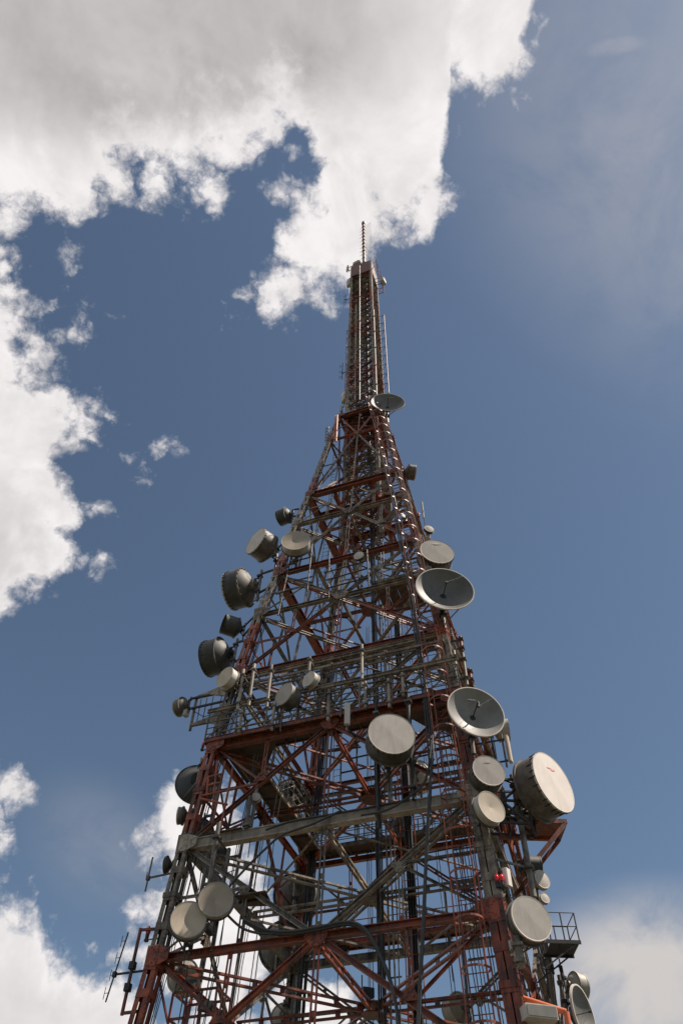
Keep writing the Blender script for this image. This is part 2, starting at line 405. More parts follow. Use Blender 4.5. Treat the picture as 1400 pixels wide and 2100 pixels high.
# each face: outward normal, and the two corner signs (left, right as seen from outside)
FACES = {'front': (V((0, -1, 0)), (-1, -1), (1, -1)), 'right': (V((1, 0, 0)), (1, -1), (1, 1)),
         'back': (V((0, 1, 0)), (1, 1), (-1, 1)), 'left': (V((-1, 0, 0)), (-1, 1), (-1, -1))}
def member(name, p0, p1, kind, mat, parent=None, upv=(0, 0, 1), shrink=0.0, **kw):
    p0, p1 = V(p0), V(p1); d = (p1 - p0).normalized(); L = (p1 - p0).length
    p0 = p0 + d * shrink; p1 = p1 - d * shrink
    mb_ = MB()
    if kind == 'I': mb_.ibeam(p0, p1, kw['w'], kw['h'], kw.get('t', 0.025), upv)
    elif kind == 'bar': mb_.bar(p0, p1, kw['w'], kw['h'], upv)
    elif kind == 'L': mb_.angle(p0, p1, kw['w'], kw['w'], kw.get('t', 0.014), upv, kw.get('su', 1), kw.get('sv', 1))
    elif kind == 'tube': mb_.tube([p0, p1], kw['r'], kw.get('n', 8))
    elif kind == 'laced':
        upn = V(upv); upn = (upn - d * upn.dot(d)).normalized()
        sep, cw, ch = kw['sep'], kw['cw'], kw.get('ch', kw['cw'])
        for s_ in (-1, 1):
            mb_.bar(p0 + upn * s_ * sep / 2, p1 + upn * s_ * sep / 2, ch, cw, upv)
        n = max(2, int((p1 - p0).length / kw['pitch']))
        for j in range(n + 1):
            c_ = p0.lerp(p1, (j + (0.12 if j == 0 else (-0.12 if j == n else 0))) / n)
            mb_.bar(c_ - d * kw['pl'] / 2, c_ + d * kw['pl'] / 2, ch * 0.35, sep + cw * 0.9, upv)
    elif kind == 'twin':   # two angles back to back with a slit between
        upn = V(upv); upn = (upn - d * upn.dot(d)).normalized(); sd_ = d.cross(upn)
        w_, gp = kw['w'], kw.get('gap', 0.03)
        for s_ in (-1, 1):
            mb_.bar(p0 + upn * s_ * (gp / 2 + w_ / 4), p1 + upn * s_ * (gp / 2 + w_ / 4), 0.02, w_ / 2, upv)
            mb_.bar(p0 + upn * s_ * (gp / 2 + 0.011) + sd_ * w_ * 0.27, p1 + upn * s_ * (gp / 2 + 0.011) + sd_ * w_ * 0.27, w_ * 0.5, 0.02, upv)
        n = max(2, int(L / 1.3))
        for j in range(1, n):
            c_ = p0.lerp(p1, j / n); mb_.bar(c_ - d * 0.07, c_ + d * 0.07, 0.035, w_ * 0.9, upv)
    return mb_.build(name, mat, parent or tower, p0)

# legs: four corner angles with batten plates, one object per panel
def leg_segment(p0, p1, size, name='leg', mat='banded_paint', fl=0.34, pitch=0.85):
    mb_ = MB(); d = (p1 - p0).normalized()
    s2 = size / 2; f = size * fl
    for sx in (-1, 1):
        for sy in (-1, 1):
            o_ = V((sx * s2, sy * s2, 0))
            mb_.bar(p0 + o_ - V((sx * f / 2, sy * 0.008, 0)), p1 + o_ - V((sx * f / 2, sy * 0.008, 0)), f, 0.016, (0, 1, 0))
            mb_.bar(p0 + o_ - V((sx * 0.011, sy * f / 2, 0)), p1 + o_ - V((sx * 0.011, sy * f / 2, 0)), 0.016, f, (0, 1, 0))
    n = max(2, int((p1 - p0).length / pitch))
    for j in range(n + 1):
        c_ = p0.lerp(p1, (j + (0.25 if j == 0 else (-0.25 if j == n else 0))) / n); hh = 0.11
        for ax in (0, 1):
            for sg in (-1, 1):
                o_ = V((0, 0, 0)); o_[ax] = sg * (s2 + 0.006)
                a, b_ = c_ + o_ - d * hh, c_ + o_ + d * hh
                mb_.bar(a, b_, *((0.014, size * 0.98) if ax == 0 else (size * 0.98, 0.014)), (0, 1, 0))
    # rivet rows
    if size > 0.34:
        m_ = int((p1 - p0).length / 0.12)
        for j in range(1, m_):
            c_ = p0.lerp(p1, j / m_)
            for sx in (-1, 1):
                mb_.box(c_ + V((sx * (s2 - 0.035), -s2 - 0.006, 0)), 0.022, 0.014, 0.022)
                mb_.box(c_ + V((s2 + 0.006, sx * (s2 - 0.035), 0)), 0.014, 0.022, 0.022)
    return mb_.build(name, mat, tower, p0)
def leg_size(i): return 0.44 - 0.017 * (i + 3)
def collar(c_, size, h, mat, name='splice_collar'):
    mb_ = MB()
    for sg in (-1, 1):
        mb_.box(c_ + V((sg * (size / 2 + 0.022), 0, 0)), 0.02, size + 0.06, h)
        mb_.box(c_ + V((0, sg * (size / 2 + 0.022), 0)), size + 0.02, 0.02, h)
        for k_ in range(4):
            for r_ in (-1, 1):
                mb_.box(c_ + V((sg * (size / 2 + 0.038), r_ * size * 0.36, (k_ - 1.5) * h / 4.4)), 0.02, 0.04, 0.04)
                mb_.box(c_ + V((r_ * size * 0.36, sg * (size / 2 + 0.038), (k_ - 1.5) * h / 4.4)), 0.04, 0.02, 0.04)
    return mb_.build(name, mat, tower, c_)
for sx in (-1, 1):
    for sy in (-1, 1):
        for a, b_ in zip(KEYS, KEYS[1:]):
            near = sx == 1 and sy == -1
            leg_segment(cor(a, sx, sy), cor(b_, sx, sy), leg_size(a) * (1.08 if near else 1.0), fl=0.46 if near and a < 5 else 0.36)
        for i in KEYS[1:]:
            collar(cor(i, sx, sy), leg_size(i) * (1.08 if (sx, sy) == (1, -1) else 1), 0.62 if i < 6 else 0.42, 'banded_paint')
        for a, b_ in ((1, 2), (0, 1), (-1, 0), (2, 3), (3, 4)):
            collar(cor(a, sx, sy).lerp(cor(b_, sx, sy), 0.52), leg_size(a) * (1.08 if (sx, sy) == (1, -1) else 1), 0.16, 'banded_paint')

def beam_spec(i):
    return {-2: ('red_paint', .22, .25), -1: ('white_paint', .30, .40), 0: ('red_paint', .20, .20), 1: ('white_paint', .26, .30), 2: ('red_paint', .22, .25), 3: ('red_paint', .16, .20), 4: ('white_paint', .16, .17),
            5: ('red_paint', .20, .22), 6: ('white_paint', .20, .20), 7: ('red_paint', .26, .34), 8: ('red_paint', .12, .14), 9: ('red_paint', .2, .30)}[i]
def gusset(pts, nrm, mat, bolts=True, off=0.0):
    mb_ = MB(); nrm = V(nrm).normalized()
    pts = [V(p) + nrm * off for p in pts]
    mb_.plate(pts, nrm, 0.02)
    c_ = sum(pts, V((0, 0, 0))) / len(pts)
    if bolts:
        for p in pts:
            for t_ in (0.35, 0.62, 0.85):
                x = c_.lerp(p, t_) + nrm * 0.016
                mb_.box(x, 0.035, 0.035, 0.035)
    return mb_.build('gusset_plate', mat, tower, c_)
for fn, (nr, sl, sr_) in FACES.items():
    for i in KEYS[1:]:
        Lc, Rc = cor(i, *sl), cor(i, *sr_); t = (Rc - Lc).normalized()
        mt_, bw, bh = beam_spec(i); sz = leg_size(i) / 2 + 0.03
        if fn != 'front': bw *= .85; bh *= .82
        if fn in ('left', 'right') and i in (5, 7): bw, bh = .34, .40; mt_ = 'red_paint'
        if i == 1 and fn == 'front': mt_ = 'girder_white'
        if i == 1 or i == -1:
            member('main_beam', Lc, Rc, 'bar', mt_, shrink=sz, w=bw * 0.82, h=bh - 0.05)
            member('beam_flange', Lc + V((0, 0, bh / 2)), Rc + V((0, 0, bh / 2)), 'bar', mt_, shrink=sz, w=bw, h=0.04)
            member('beam_flange', Lc - V((0, 0, bh / 2)), Rc - V((0, 0, bh / 2)), 'bar', mt_, shrink=sz, w=bw, h=0.04)
        else:
            member('main_beam', Lc, Rc, 'I', mt_, shrink=sz, w=bw, h=bh)
        if i == 3:
            member('beam_rail', Lc + nr * 0.16 - V((0, 0, 0.36)), Rc + nr * 0.16 - V((0, 0, 0.36)), 'I', 'white_paint', shrink=-0.2, w=.12, h=.16)
            member('beam_rail', Lc - nr * 0.1 - V((0, 0, 0.70)), Rc - nr * 0.1 - V((0, 0, 0.70)), 'laced', 'white_paint', shrink=.3, sep=.20, cw=.06, pl=.22, pitch=1.1)
        # corner gussets
        gs = 0.50 if i < 6 else 0.36
        for c_, sg in ((Lc, 1), (Rc, -1)):
            o_ = nr * (leg_size(i) / 2 + 0.045); tt = t * sg
            gm_ = 'red_paint' if mt_ == 'red_paint' else mt_
            gusset([c_ + o_ + tt * (-.12) + V((0, 0, gs * .55)), c_ + o_ + tt * .15 + V((0, 0, gs * .55)), c_ + o_ + tt * gs + V((0, 0, .14)), c_ + o_ + tt * gs - V((0, 0, .14)), c_ + o_ + tt * .15 - V((0, 0, gs * .55)), c_ + o_ - tt * .12 - V((0, 0, gs * .55))], nr, gm_)
    for a, b_ in zip(KEYS, KEYS[1:]):
        La, Ra, Lb, Rb = cor(a, *sl), cor(a, *sr_), cor(b_, *sl), cor(b_, *sr_)
        if a % 2 == 0: mid = (La + Ra) / 2; feet = (Lb, Rb); even = (La, Ra); odd = (Lb, Rb)
        else: mid = (Lb + Rb) / 2; feet = (La, Ra); even = (Lb, Rb); odd = (La, Ra)
        big = a < 6; dw = 0.165 - 0.008 * (a + 3); sw = 0.075 if big else 0.055
        omid = (feet[0] + feet[1]) / 2
        member('post', mid, omid, 'laced' if big else 'L', 'banded_paint', upv=(feet[1] - feet[0]), shrink=0.15, **(dict(sep=.13, cw=.045, pl=.16, pitch=1.2) if big else dict(w=.07)))
        t = (feet[1] - feet[0]).normalized()
        ms = (1 if a % 2 == 0 else -1)
        gz = V((0, 0, ms))
        gs = 0.36 if big else 0.24
        gusset([mid + nr * .12 - t * gs, mid + nr * .12 + t * gs, mid + nr * .12 + t * gs * .45 + gz * gs * .75, mid + nr * .12 - t * gs * .45 + gz * gs * .75], nr, 'banded_paint')
        for ft, ev in zip(feet, even):
            member('diagonal_brace', mid, ft, 'twin' if fn != 'front' else 'I', 'banded_paint', upv=nr.cross((ft - mid).normalized()) if True else nr, shrink=0.28, w=dw * (1.0 if fn == 'front' else 1.12), h=dw, t=0.03, gap=0.05)
            G = mid.lerp(ft, 0.5)
            # horizontal to the leg, vertical and diagonal to the noded level
            tleg = (G.z - min(La.z, Lb.z)) / abs(Lb.z - La.z)
            low_, high_ = (La, Lb) if abs((ft - La).dot(t)) < abs((ft - Ra).dot(t)) else (Ra, Rb)
            Q = low_.lerp(high_, tleg)
            if big or a == 6:
                member('secondary_brace', G, Q, 'twin', 'banded_paint', shrink=0.12, w=sw * 1.2, gap=.015)
                Vt = V((G.x, G.y, ev.z)); e = (mid - ev).normalized()
                k_ = (G - ev).dot(e); Vt = ev + e * k_
                member('secondary_post', G, Vt, 'laced', 'banded_paint', upv=t, shrink=0.1, sep=.10, cw=.04, pl=.14, pitch=1.0)
                member('secondary_diagonal', G, ev, 'L', 'banded_paint', upv=nr, shrink=0.2, w=sw)
                gusset([G + nr * .12 - t * .26 , G + nr * .12 + t * .26, G + nr * .12 + t * .08 - gz * .3, G + nr * .12 - t * .08 - gz * .3], nr, 'banded_paint', bolts=a < 4)
            else:
                member('secondary_brace', G, Q, 'L', 'banded_paint', shrink=0.1, w=sw)
# plan bracing at every level: diagonals and mid lines meet at a hub
for i in KEYS[1:]:
    z, w = LEV[i]; mt_ = beam_spec(i)[0]; C0 = V((0, 0, z - 0.12))
    if i <= 7:
        sp = dict(sep=.20 if i < 4 else .13, cw=.06 if i < 4 else .045, pl=.16, pitch=.78 if i < 4 else .7, ch=.10)
        for sx, sy in ((-1, -1), (1, -1), (-1, 1), (1, 1)):
            member('plan_brace', V((sx * w, sy * w, z - 0.12)), C0, 'laced', mt_, shrink=.38, **sp)
        for sx, sy in ((-1, 0), (1, 0), (0, -1), (0, 1)):
            member('plan_brace', V((sx * w, sy * w, z - 0.12)), C0, 'laced', mt_, shrink=.30, **sp)
            # short diamonds between mid nodes carry small angle braces
        for (a_, b_) in (((-1, 0), (0, -1)), ((0, -1), (1, 0)), ((1, 0), (0, 1)), ((0, 1), (-1, 0))):
            if i % 2 == 1: member('plan_tie', V((a_[0] * w, a_[1] * w, z - .2)), V((b_[0] * w, b_[1] * w, z - .2)), 'L', mt_, shrink=.2, w=.07)
        mb_ = MB(); mb_.plate([C0 + V((math.cos(t * math.pi / 4 + .39) * .38, math.sin(t * math.pi / 4 + .39) * .38, -.14)) for t in range(8)], (0, 0, 1), .03)
        mb_.plate([C0 + V((math.cos(t * math.pi / 4 + .39) * .38, math.sin(t * math.pi / 4 + .39) * .38, .14)) for t in range(8)], (0, 0, 1), .03)
        mb_.build('hub_plate', mt_, tower, C0)
# footings under the four legs
for sx in (-1, 1):
    for sy in (-1, 1):
        mb_ = MB(); c_ = cor(-3, sx, sy)
        mb_.box(c_ + V((0, 0, -.2)), 1.6, 1.6, .9); mb_.box(c_ + V((0, 0, .28)), .9, .9, .08)
        o = mb_.build('footing', 'concrete', tower, c_)

# white mounting rail between levels 2 and 3 on the front, with pale antenna pipes
zr = zl(2.42); wr = half(zr)
member('mounting_rail', (-wr - .5, -wr - .42, zr), (wr + .4, -wr - .42, zr), 'I', 'white_paint', w=.1, h=.16)
zr2 = zl(2.75); wr2 = half(zr2)
member('mounting_rail', (-wr2 - .2, -wr2 - .3, zr2), (wr2, -wr2 - .3, zr2), 'bar', 'white_paint', w=.06, h=.10)
for zz, ww in ((zr, wr), (zr2, wr2)):
    for f_ in (-1, -.5, 0, .5, 1):
        member('rail_bracket', (ww * f_, -ww - .4, zz), (ww * f_, -ww + .05, zz + .1), 'bar', 'white_paint', w=.06, h=.08)

# ------------------------------------------------------------------ upper mast
def mcor(z, sx, sy):
    w = mast_w(z); return V((sx * w, sy * w, z))
nseg = 9
for sx in (-1, 1):
    for sy in (-1, 1):
        for j in range(nseg):
            z0_, z1_ = MAST_BOT + (MAST_TOP - MAST_BOT) * j / nseg, MAST_BOT + (MAST_TOP - MAST_BOT) * (j + 1) / nseg
            leg_segment(mcor(z0_, sx, sy), mcor(z1_, sx, sy), 0.20, 'mast_leg', 'mast_paint', .42, 1.1)
NP = 34; hp = (MAST_TOP - MAST_BOT) / NP
for fn, (nr, sl, sr_) in FACES.items():
    for j in range(NP):
        z0_, z1_ = MAST_BOT + hp * j, MAST_BOT + hp * (j + 1)
        A, B, C_, D_ = mcor(z0_, *sl), mcor(z0_, *sr_), mcor(z1_, *sl), mcor(z1_, *sr_)
        member('mast_girt', A, B, 'L', 'mast_paint', shrink=.1, w=.075)
        member('mast_brace', A + nr * .02, D_ + nr * .02, 'L', 'mast_paint', shrink=.12, w=.085, upv=nr)
        member('mast_brace', B - nr * .02, C_ - nr * .02, 'L', 'mast_paint', shrink=.12, w=.085, upv=nr)
for j in range(0, NP):
    z0_ = MAST_BOT + hp * j
    if 1:
        member('mast_plan_brace', mcor(z0_, -1, -1), mcor(z0_, 1, 1), 'L', 'mast_paint', shrink=.15, w=.09)
    if 1:
        member('mast_plan_brace', mcor(z0_, 1, -1), mcor(z0_, -1, 1), 'L', 'mast_paint', shrink=.15, w=.09)
# closed red head of the mast
zh = at(761, 556, -1, 0, True).z
for fn, (nr, sl, sr_) in FACES.items():
    a, b_, c_, d_ = mcor(zh, *sl), mcor(zh, *sr_), mcor(MAST_TOP + .1, *sr_), mcor(MAST_TOP + .1, *sl)
    mb_ = MB(); mb_.plate([p + nr * .13 for p in (a, b_, c_, d_)], nr, .02); mb_.build('head_panel', 'red_shaded', tower, (a + b_) / 2)
mb_ = MB(); w_ = mast_w(zh) + .1; mb_.box((0, 0, zh + .1), 2 * w_, 2 * w_, .05); mb_.build('head_floor', 'deck_plate', tower, (0, 0, zh))
mb_ = MB(); w_ = mast_w(MAST_TOP) + .1; mb_.box((0, 0, MAST_TOP + .14), 2 * w_, 2 * w_, .05); mb_.build('head_roof', 'deck_plate', tower, (0, 0, MAST_TOP))
# platform at the foot of the mast
z9, w9 = LEV[9]
for f_, hh in ((0, z9 + .12), (1, LEV[7][0] + 3.4)):
    ww = half(hh) - .1
    if f_ == 0:
        for s_ in (-1, 1):
            for r_ in (-1, 1):
                mb_ = MB(); mb_.box((s_ * ww * .5, r_ * ww * .5, hh), ww * .92, ww * .92, .04); mb_.build('platform_plate', 'deck_plate', tower, (s_ * ww * .5, r_ * ww * .5, hh))
for s_ in (-.5, 0, .5):
    member('platform_joist', (-w9, s_ * w9, z9), (w9, s_ * w9, z9), 'I', 'red_paint', w=.1, h=.18)
# heavy beams carrying the mast at level 7
z7, w7 = LEV[7]
for s_ in (-1, 1):
    member('mast_bearer', (-w7, s_ * 1.05, z7), (w7, s_ * 1.05, z7), 'I', 'red_paint', w=.22, h=.36, shrink=.1)
    member('mast_bearer', (s_ * 1.05, -w7, z7 - .3), (s_ * 1.05, w7, z7 - .3), 'I', 'red_paint', w=.22, h=.3, shrink=.1)
for sx in (-1, 1):
    for sy in (-1, 1):
        member('mast_strut', (sx * w7 * .98, sy * w7 * .98, z7), (sx * 1.0, sy * 1.0, z7 + 3.2), 'twin', 'red_paint', w=.16)
        member('mast_strut', (sx * half(Z[8]), sy * half(Z[8]), Z[8]), (sx * 1.0, sy * 1.0, Z[8] - 1.2), 'twin', 'red_paint', w=.12)
# inner core frame that goes on below the mast
for a, b_ in ((4, 5), (5, 6), (6, 7)):
    for sx in (-1, 1):
        for sy in (-1, 1):
            pa, pb = V((sx * 1.05, sy * 1.05, Z[a])), V((sx * 1.05, sy * 1.05, Z[b_]))
            if a >= 6: member('core_leg', pa, pb, 'I', 'banded_paint', w=.16, h=.16, upv=(0, 1, 0))
    if a >= 6:
        for fn, (nr, sl, sr_) in FACES.items():
            for t_ in (0, .5):
                p = V((sl[0] * 1.05, sl[1] * 1.05, Z[a] + (Z[b_] - Z[a]) * t_)); r_ = V((sr_[0] * 1.05, sr_[1] * 1.05, Z[a] + (Z[b_] - Z[a]) * (t_ + .5)))
                member('core_brace', p, r_, 'L', 'banded_paint', w=.08, upv=nr)

# ------------------------------------------------------------------ antennas
LEGC = {'L': (-1, -1), 'N': (1, -1), 'R': (1, 1), 'B': (-1, 1)}
def anchor_pt(anc, p):
    """where on the tower a mount at p (tower frame) is clamped"""
    w = half(p.z)
    if anc == 'M': wm = mast_w(p.z); return V((max(-wm, min(wm, p.x)), max(-wm, min(wm, p.y)), p.z))
    if anc in LEGC: s_ = LEGC[anc]; return V((s_[0] * w, s_[1] * w, p.z))
    if anc == 'F': return V((max(-w, min(w, p.x)), -w, p.z))
    if anc == 'K': return V((max(-w, min(w, p.x)), w, p.z))
    if anc == 'W': return V((-w, max(-w, min(w, p.y)), p.z))
    if anc == 'E': return V((w, max(-w, min(w, p.y)), p.z))
DRUM = {'ash': ('shroud_grey', 'radome_ash', 'shroud_grey'),   # shroud, radome/bowl, back
    'tan': ('shroud_pale', 'radome_tan', 'shroud_grey'), 'white': ('shroud_grey', 'radome_white', 'shroud_grey'),
    'grey': ('shroud_grey', 'radome_grey', 'shroud_grey'), 'dark': ('shroud_dark', 'bowl_dark', 'shroud_dark'), 'rusty': ('shroud_dark', 'radome_tan', 'shroud_grey'),
    'pale': ('shroud_pale', 'radome_grey', 'shroud_pale'), 'greydish': ('bowl_grey', 'bowl_grey', 'shroud_grey'), 'darkdish': ('bowl_dark', 'bowl_dark', 'bowl_dark')}
def bolt_mesh(mb_, r0, r1, zc, L):
    pass
FLASH = [(-.24, -.02), (-.02, .05), (-.05, .01), (.08, .05), (.06, .02), (.25, .06), (.05, -.03), (.07, .0), (-.07, -.05), (-.04, -.01)]
def dish(px, py, dpx, az, kind, tones, anc, label, cat='dish', kk=-1.0, off=-0.6, depth=0.42, ref='face', group=None, tilt=0.0, mast=False, odu=False, logo=None, clips=False, flange=False, strut=True, post=True):
    P = at(px, py, kk, off, mast); D_ = dpx * depth_of(P) / F_PX; R = D_ / 2
    a = math.radians(az)
    world_dir = V((math.sin(a), -math.cos(a), 0)); ld = ROOT_I.to_3x3() @ world_dir
    lrz = math.atan2(ld.y, ld.x)
    if ref == 'back': P = P + ld * (depth * D_ * 0.8)
    t = thing({'drum': 'drum_antenna', 'cone': 'drum_antenna', 'opendrum': 'drum_antenna', 'bowl': 'parabolic_dish', 'small': 'small_dish'}[kind], label, cat, P, lrz, group)
    if tilt: t.rotation_euler = (0, math.radians(-tilt), YAW + lrz)
    TM = Matrix.Translation(P) @ Matrix.Rotation(lrz, 4, 'Z'); TI = TM.inverted()
    sh, ra, bk = DRUM[tones]; n = 48 if dpx > 40 else 28
    dep = depth * D_
    rw = 0.014 + 0.012 * D_
    if kind in ('drum', 'cone', 'opendrum', 'small'):
        m_ = MB(); m_.lathe([(0, R), (-dep, R * 1.0)], n); m_.lathe([(-dep, R - .012), (0.0, R - .012)], n)
        m_.build('shroud', sh, t)
        m_ = MB(); m_.lathe([(0.006, R - .02), None, (0.006, R - .02), (0.012, R + .008), None, (0.012, R + .008), (-rw * 1.5, R + .008), None, (-rw * 1.5, R + .008), (-rw * 1.5, R - .004)], n)
        m_.build('front_rim', 'radome_grey' if tones != 'dark' else 'shroud_dark', t)
        m_ = MB(); m_.lathe([(-dep - rw, R - .01), (-dep - rw, R + rw * 1.5), None, (-dep - rw, R + rw * 1.5), (-dep + rw, R + rw * 1.5), None, (-dep + rw, R + rw * 1.5), (-dep + rw, R - .01)], n)
        if flange:
            for j in range(22):
                q_ = j * 2 * math.pi / 22
                m_.box((-dep - rw * 1.5, (R + rw * .3) * math.cos(q_), (R + rw * .3) * math.sin(q_)), .04, .06, .06)
        m_.build('back_rim', bk, t)
        if kind != 'opendrum':
            m_ = MB()
            if kind == 'cone': prof = [(-R * .12, .001), (-R * .115, R * .03), (-R * .055, R * .42), (0.003, R - .012)]
            elif kind == 'small': prof = [(R * .10, .001), (R * .085, R * .4), (R * .05, R * .75), (0.003, R - .008)]
            else: prof = [(R * .012, .001), (R * .010, R * .5), (0.004, R - .012)]
            m_.lathe(prof, n); m_.build('radome', ra, t)
        else:
            m_ = MB(); m_.lathe([(-dep - R * .3, .001), (-dep - R * .22, R * .5), (-dep, R - .012)], n)
            m_.build('reflector', 'bowl_dark', t)
            m_ = MB(); m_.tube([(-dep - R * .3, 0, 0), (-dep * .35, 0, 0)], .035 * D_, 10); m_.tube([(-dep * .4, 0, 0), (-dep * .3, 0, 0)], .09 * D_, 12); m_.build('feed_horn', 'dark_steel', t)
        # back shell of the reflector
        bd = (.24 if kind != 'small' else .30) * D_
        m_ = MB(); m_.lathe([(-dep, R * .985), (-dep - bd * .45, R * .80), (-dep - bd * .85, R * .45), (-dep - bd, R * .22)], n); m_.build('back_shell', bk, t)
    else:
        bd = .20 * D_
        prof = [(-bd + bd * (k_ / 12) ** 2, R * max(.002, k_ / 12)) for k_ in range(13)]
        m_ = MB(); m_.lathe(prof, n); m_.build('reflector', ra, t)
        m_ = MB(); m_.lathe([(x - .03, r) for x, r in prof][::-1], n); m_.build('back_shell', bk, t)
        m_ = MB(); m_.lathe([(0.0, R - .006), (0.0, R + .03), None, (0.0, R + .03), (-.05, R + .035), None, (-.05, R + .035), (-.05, R - .01)], n); m_.build('front_rim', 'radome_grey' if tones == 'greydish' else 'shroud_dark', t)
        if dpx > 24:
            m_ = MB(); fl = .34 * D_ - bd
            if dpx > 100 and logo: m_.tube([(-bd, 0, 0), (fl * .2, .0, .06 * D_), (fl * .8, .02, .12 * D_), (fl, .02, .02)], .012 * D_, 8); m_.box((fl, .02, .0), .05, .05, .05)
            else: m_.tube([(-bd, 0, 0), (fl, 0, 0)], .008 * D_, 8)
            m_.lathe([(-bd + .012, .002), (-bd + .012, .055 * D_), (-bd - .01, .055 * D_)], 12)
            m_.tube([(fl - .04, 0, 0), (fl + .03, 0, 0)], .022 * D_, 10); m_.build('feed', 'dark_steel', t)
            m_ = MB()
            for q_ in (math.pi / 4, -math.pi * .75): m_.tube([(-.01, R * math.cos(q_), R * math.sin(q_)), (fl, 0, 0)], .004, 5)
            m_.build('feed_stay', 'dark_steel', t)
        dep = 0
    if clips:
        for j in range(int(26)):
            q_ = j * 2 * math.pi / 26 + random.uniform(-.04, .04)
            ln = random.uniform(.06, .14) * D_
            m_ = MB(); m_.box((-ln / 2, (R + .008) * math.cos(q_), (R + .008) * math.sin(q_)), ln, .03, .022, Matrix.Rotation(q_, 3, 'X'))
            m_.build('radome_clip', 'dark_steel', t)
    if logo:
        s_ = D_ * logo[2]; fx = .022 if kind != 'bowl' else -.20 * D_ + .20 * D_ * (logo[1] ** 2 * 4) + .02
        m_ = MB()
        if logo[0] == 'flash':
            for dz_ in (0,):
                m_.plate([(fx + (abs(v_) * 0), (logo[3] if len(logo) > 3 else 0) + u_ * s_, logo[1] * D_ + v_ * s_) for u_, v_ in FLASH], (1, 0, 0), .004)
            m_.build('flash_emblem', 'logo_white', t)
        else:
            for u0, v0 in ((-.14, .0), (-.04, .02), (.05, -.01), (.12, .03)):
                m_.plate([(fx, (u0 + u_ * .35) * s_ * 2, logo[1] * D_ + (v0 + v_ * .5) * s_ * 2) for u_, v_ in FLASH], (1, 0, 0), .004)
            m_.build('painted_mark', 'logo_red', t)
    # hub, mounting ring and pipe
    hx = -dep - bd
    m_ = MB(); m_.lathe([(hx + bd * (.35 if dep else .06), R * .34), (hx - .06 * D_, R * .34), None, (hx - .06 * D_, R * .34), (hx - .06 * D_, .001)], 20)
    m_.tube([(hx - .05 * D_, 0, 0), (hx - .13 * D_, 0, 0)], .06 * D_, 10); m_.build('hub', 'galvanised' if tones not in ('dark', 'darkdish') else 'dark_steel', t)
    pr = max(.03, .038 * D_) if dpx > 30 else .03
    pxx = hx - .13 * D_ - pr
    pl = (.62 if dpx > 30 else .8) * D_
    m_ = MB(); m_.tube([(pxx, 0, -pl), (pxx, 0, pl * .8)], pr, 12); m_.build('mounting_pipe', 'galvanised', t)
    for s_ in (-.28, .28):
        m_ = MB(); m_.box((pxx + pr * .6, 0, s_ * D_), pr * 3.2, pr * 3.2, .05 * D_ + .02); m_.box(((pxx + hx) / 2, 0, s_ * D_ * .8), abs(pxx - hx), .05, .05); m_.build('clamp', 'dark_steel', t)
    tops = []
    for s_ in (-.36, .36):
        a_ = TM @ V((pxx, 0, s_ * D_)); b_ = anchor_pt(anc, a_)
        if (b_ - a_).length > .05:
            m_ = MB(); m_.bar(TI @ a_, TI @ (b_ + (b_ - a_).normalized() * .05), .055 + .01 * D_, .07 + .01 * D_)
            m_.box(TI @ b_, .1, .1, .12); m_.build('bracket_arm', 'dark_steel' if dpx > 30 else 'galvanised', t)
        tops.append(b_)
    if strut and dpx > 44:
        side = 1 if (TI @ tops[0]).y > 0 else -1
        a_ = V((-dep, -side * R * .5, -R * .80)) if dep else V((-.05, -side * R * .5, -R * .8)); b_ = TI @ (tops[0] + V((0, 0, -.35)))
        m_ = MB(); m_.tube([a_, b_], .022, 6); m_.build('stay_rod', 'galvanised', t)
    if odu:
        m_ = MB(); m_.box((hx - .05, -.0, -.62 * D_), .16, .2, .26); m_.box((hx - .05, 0, -.62 * D_ + .15), .1, .12, .05); m_.tube([(hx - .02, 0, -.5 * D_), (hx, 0, 0)], .02, 6); m_.build('radio_unit', 'radome_grey', t)
    a_ = V((hx - .06 * D_, 0, -.04)); b_ = TI @ (tops[0] + V((0, 0, -.5))); c_ = TI @ (tops[0] + V((0, 0, -1.9)))
    m_ = MB(); mid_ = a_.lerp(b_, .45) + V((0, 0, -.45 * D_ - .12))
    m_.tube([a_, a_.lerp(mid_, .5) + V((-.02, 0, -.10 * D_)), mid_, mid_.lerp(b_, .6) + V((0, 0, .02)), b_, b_.lerp(c_, .5) + V((.03, .02, 0)), c_], .017, 6); m_.build('feeder_cable', 'black_cable', t)
    if anc in 'FKWE' and post:
        b_ = (tops[0] + tops[1]) / 2; z0_ = max([z for z, w in LEV.values() if z <= b_.z]); z1_ = min([z for z, w in LEV.values() if z > b_.z] + [200])
        # clamped to an upright that runs between the beams above and below
        nx, ny = {'F': (0, -1), 'K': (0, 1), 'W': (-1, 0), 'E': (1, 0)}[anc]
        def on(zz):
            w = half(zz); return V((b_.x if nx == 0 else nx * w, b_.y if ny == 0 else ny * w, zz))
        member('mounting_post', on(max(z0_, b_.z - 2.2 * D_ - .4)), on(min(z1_, b_.z + 1.6 * D_ + .4)), 'bar', 'galvanised', w=.09, h=.09, upv=(0, 1, 0))
    return t
FW = 'F'
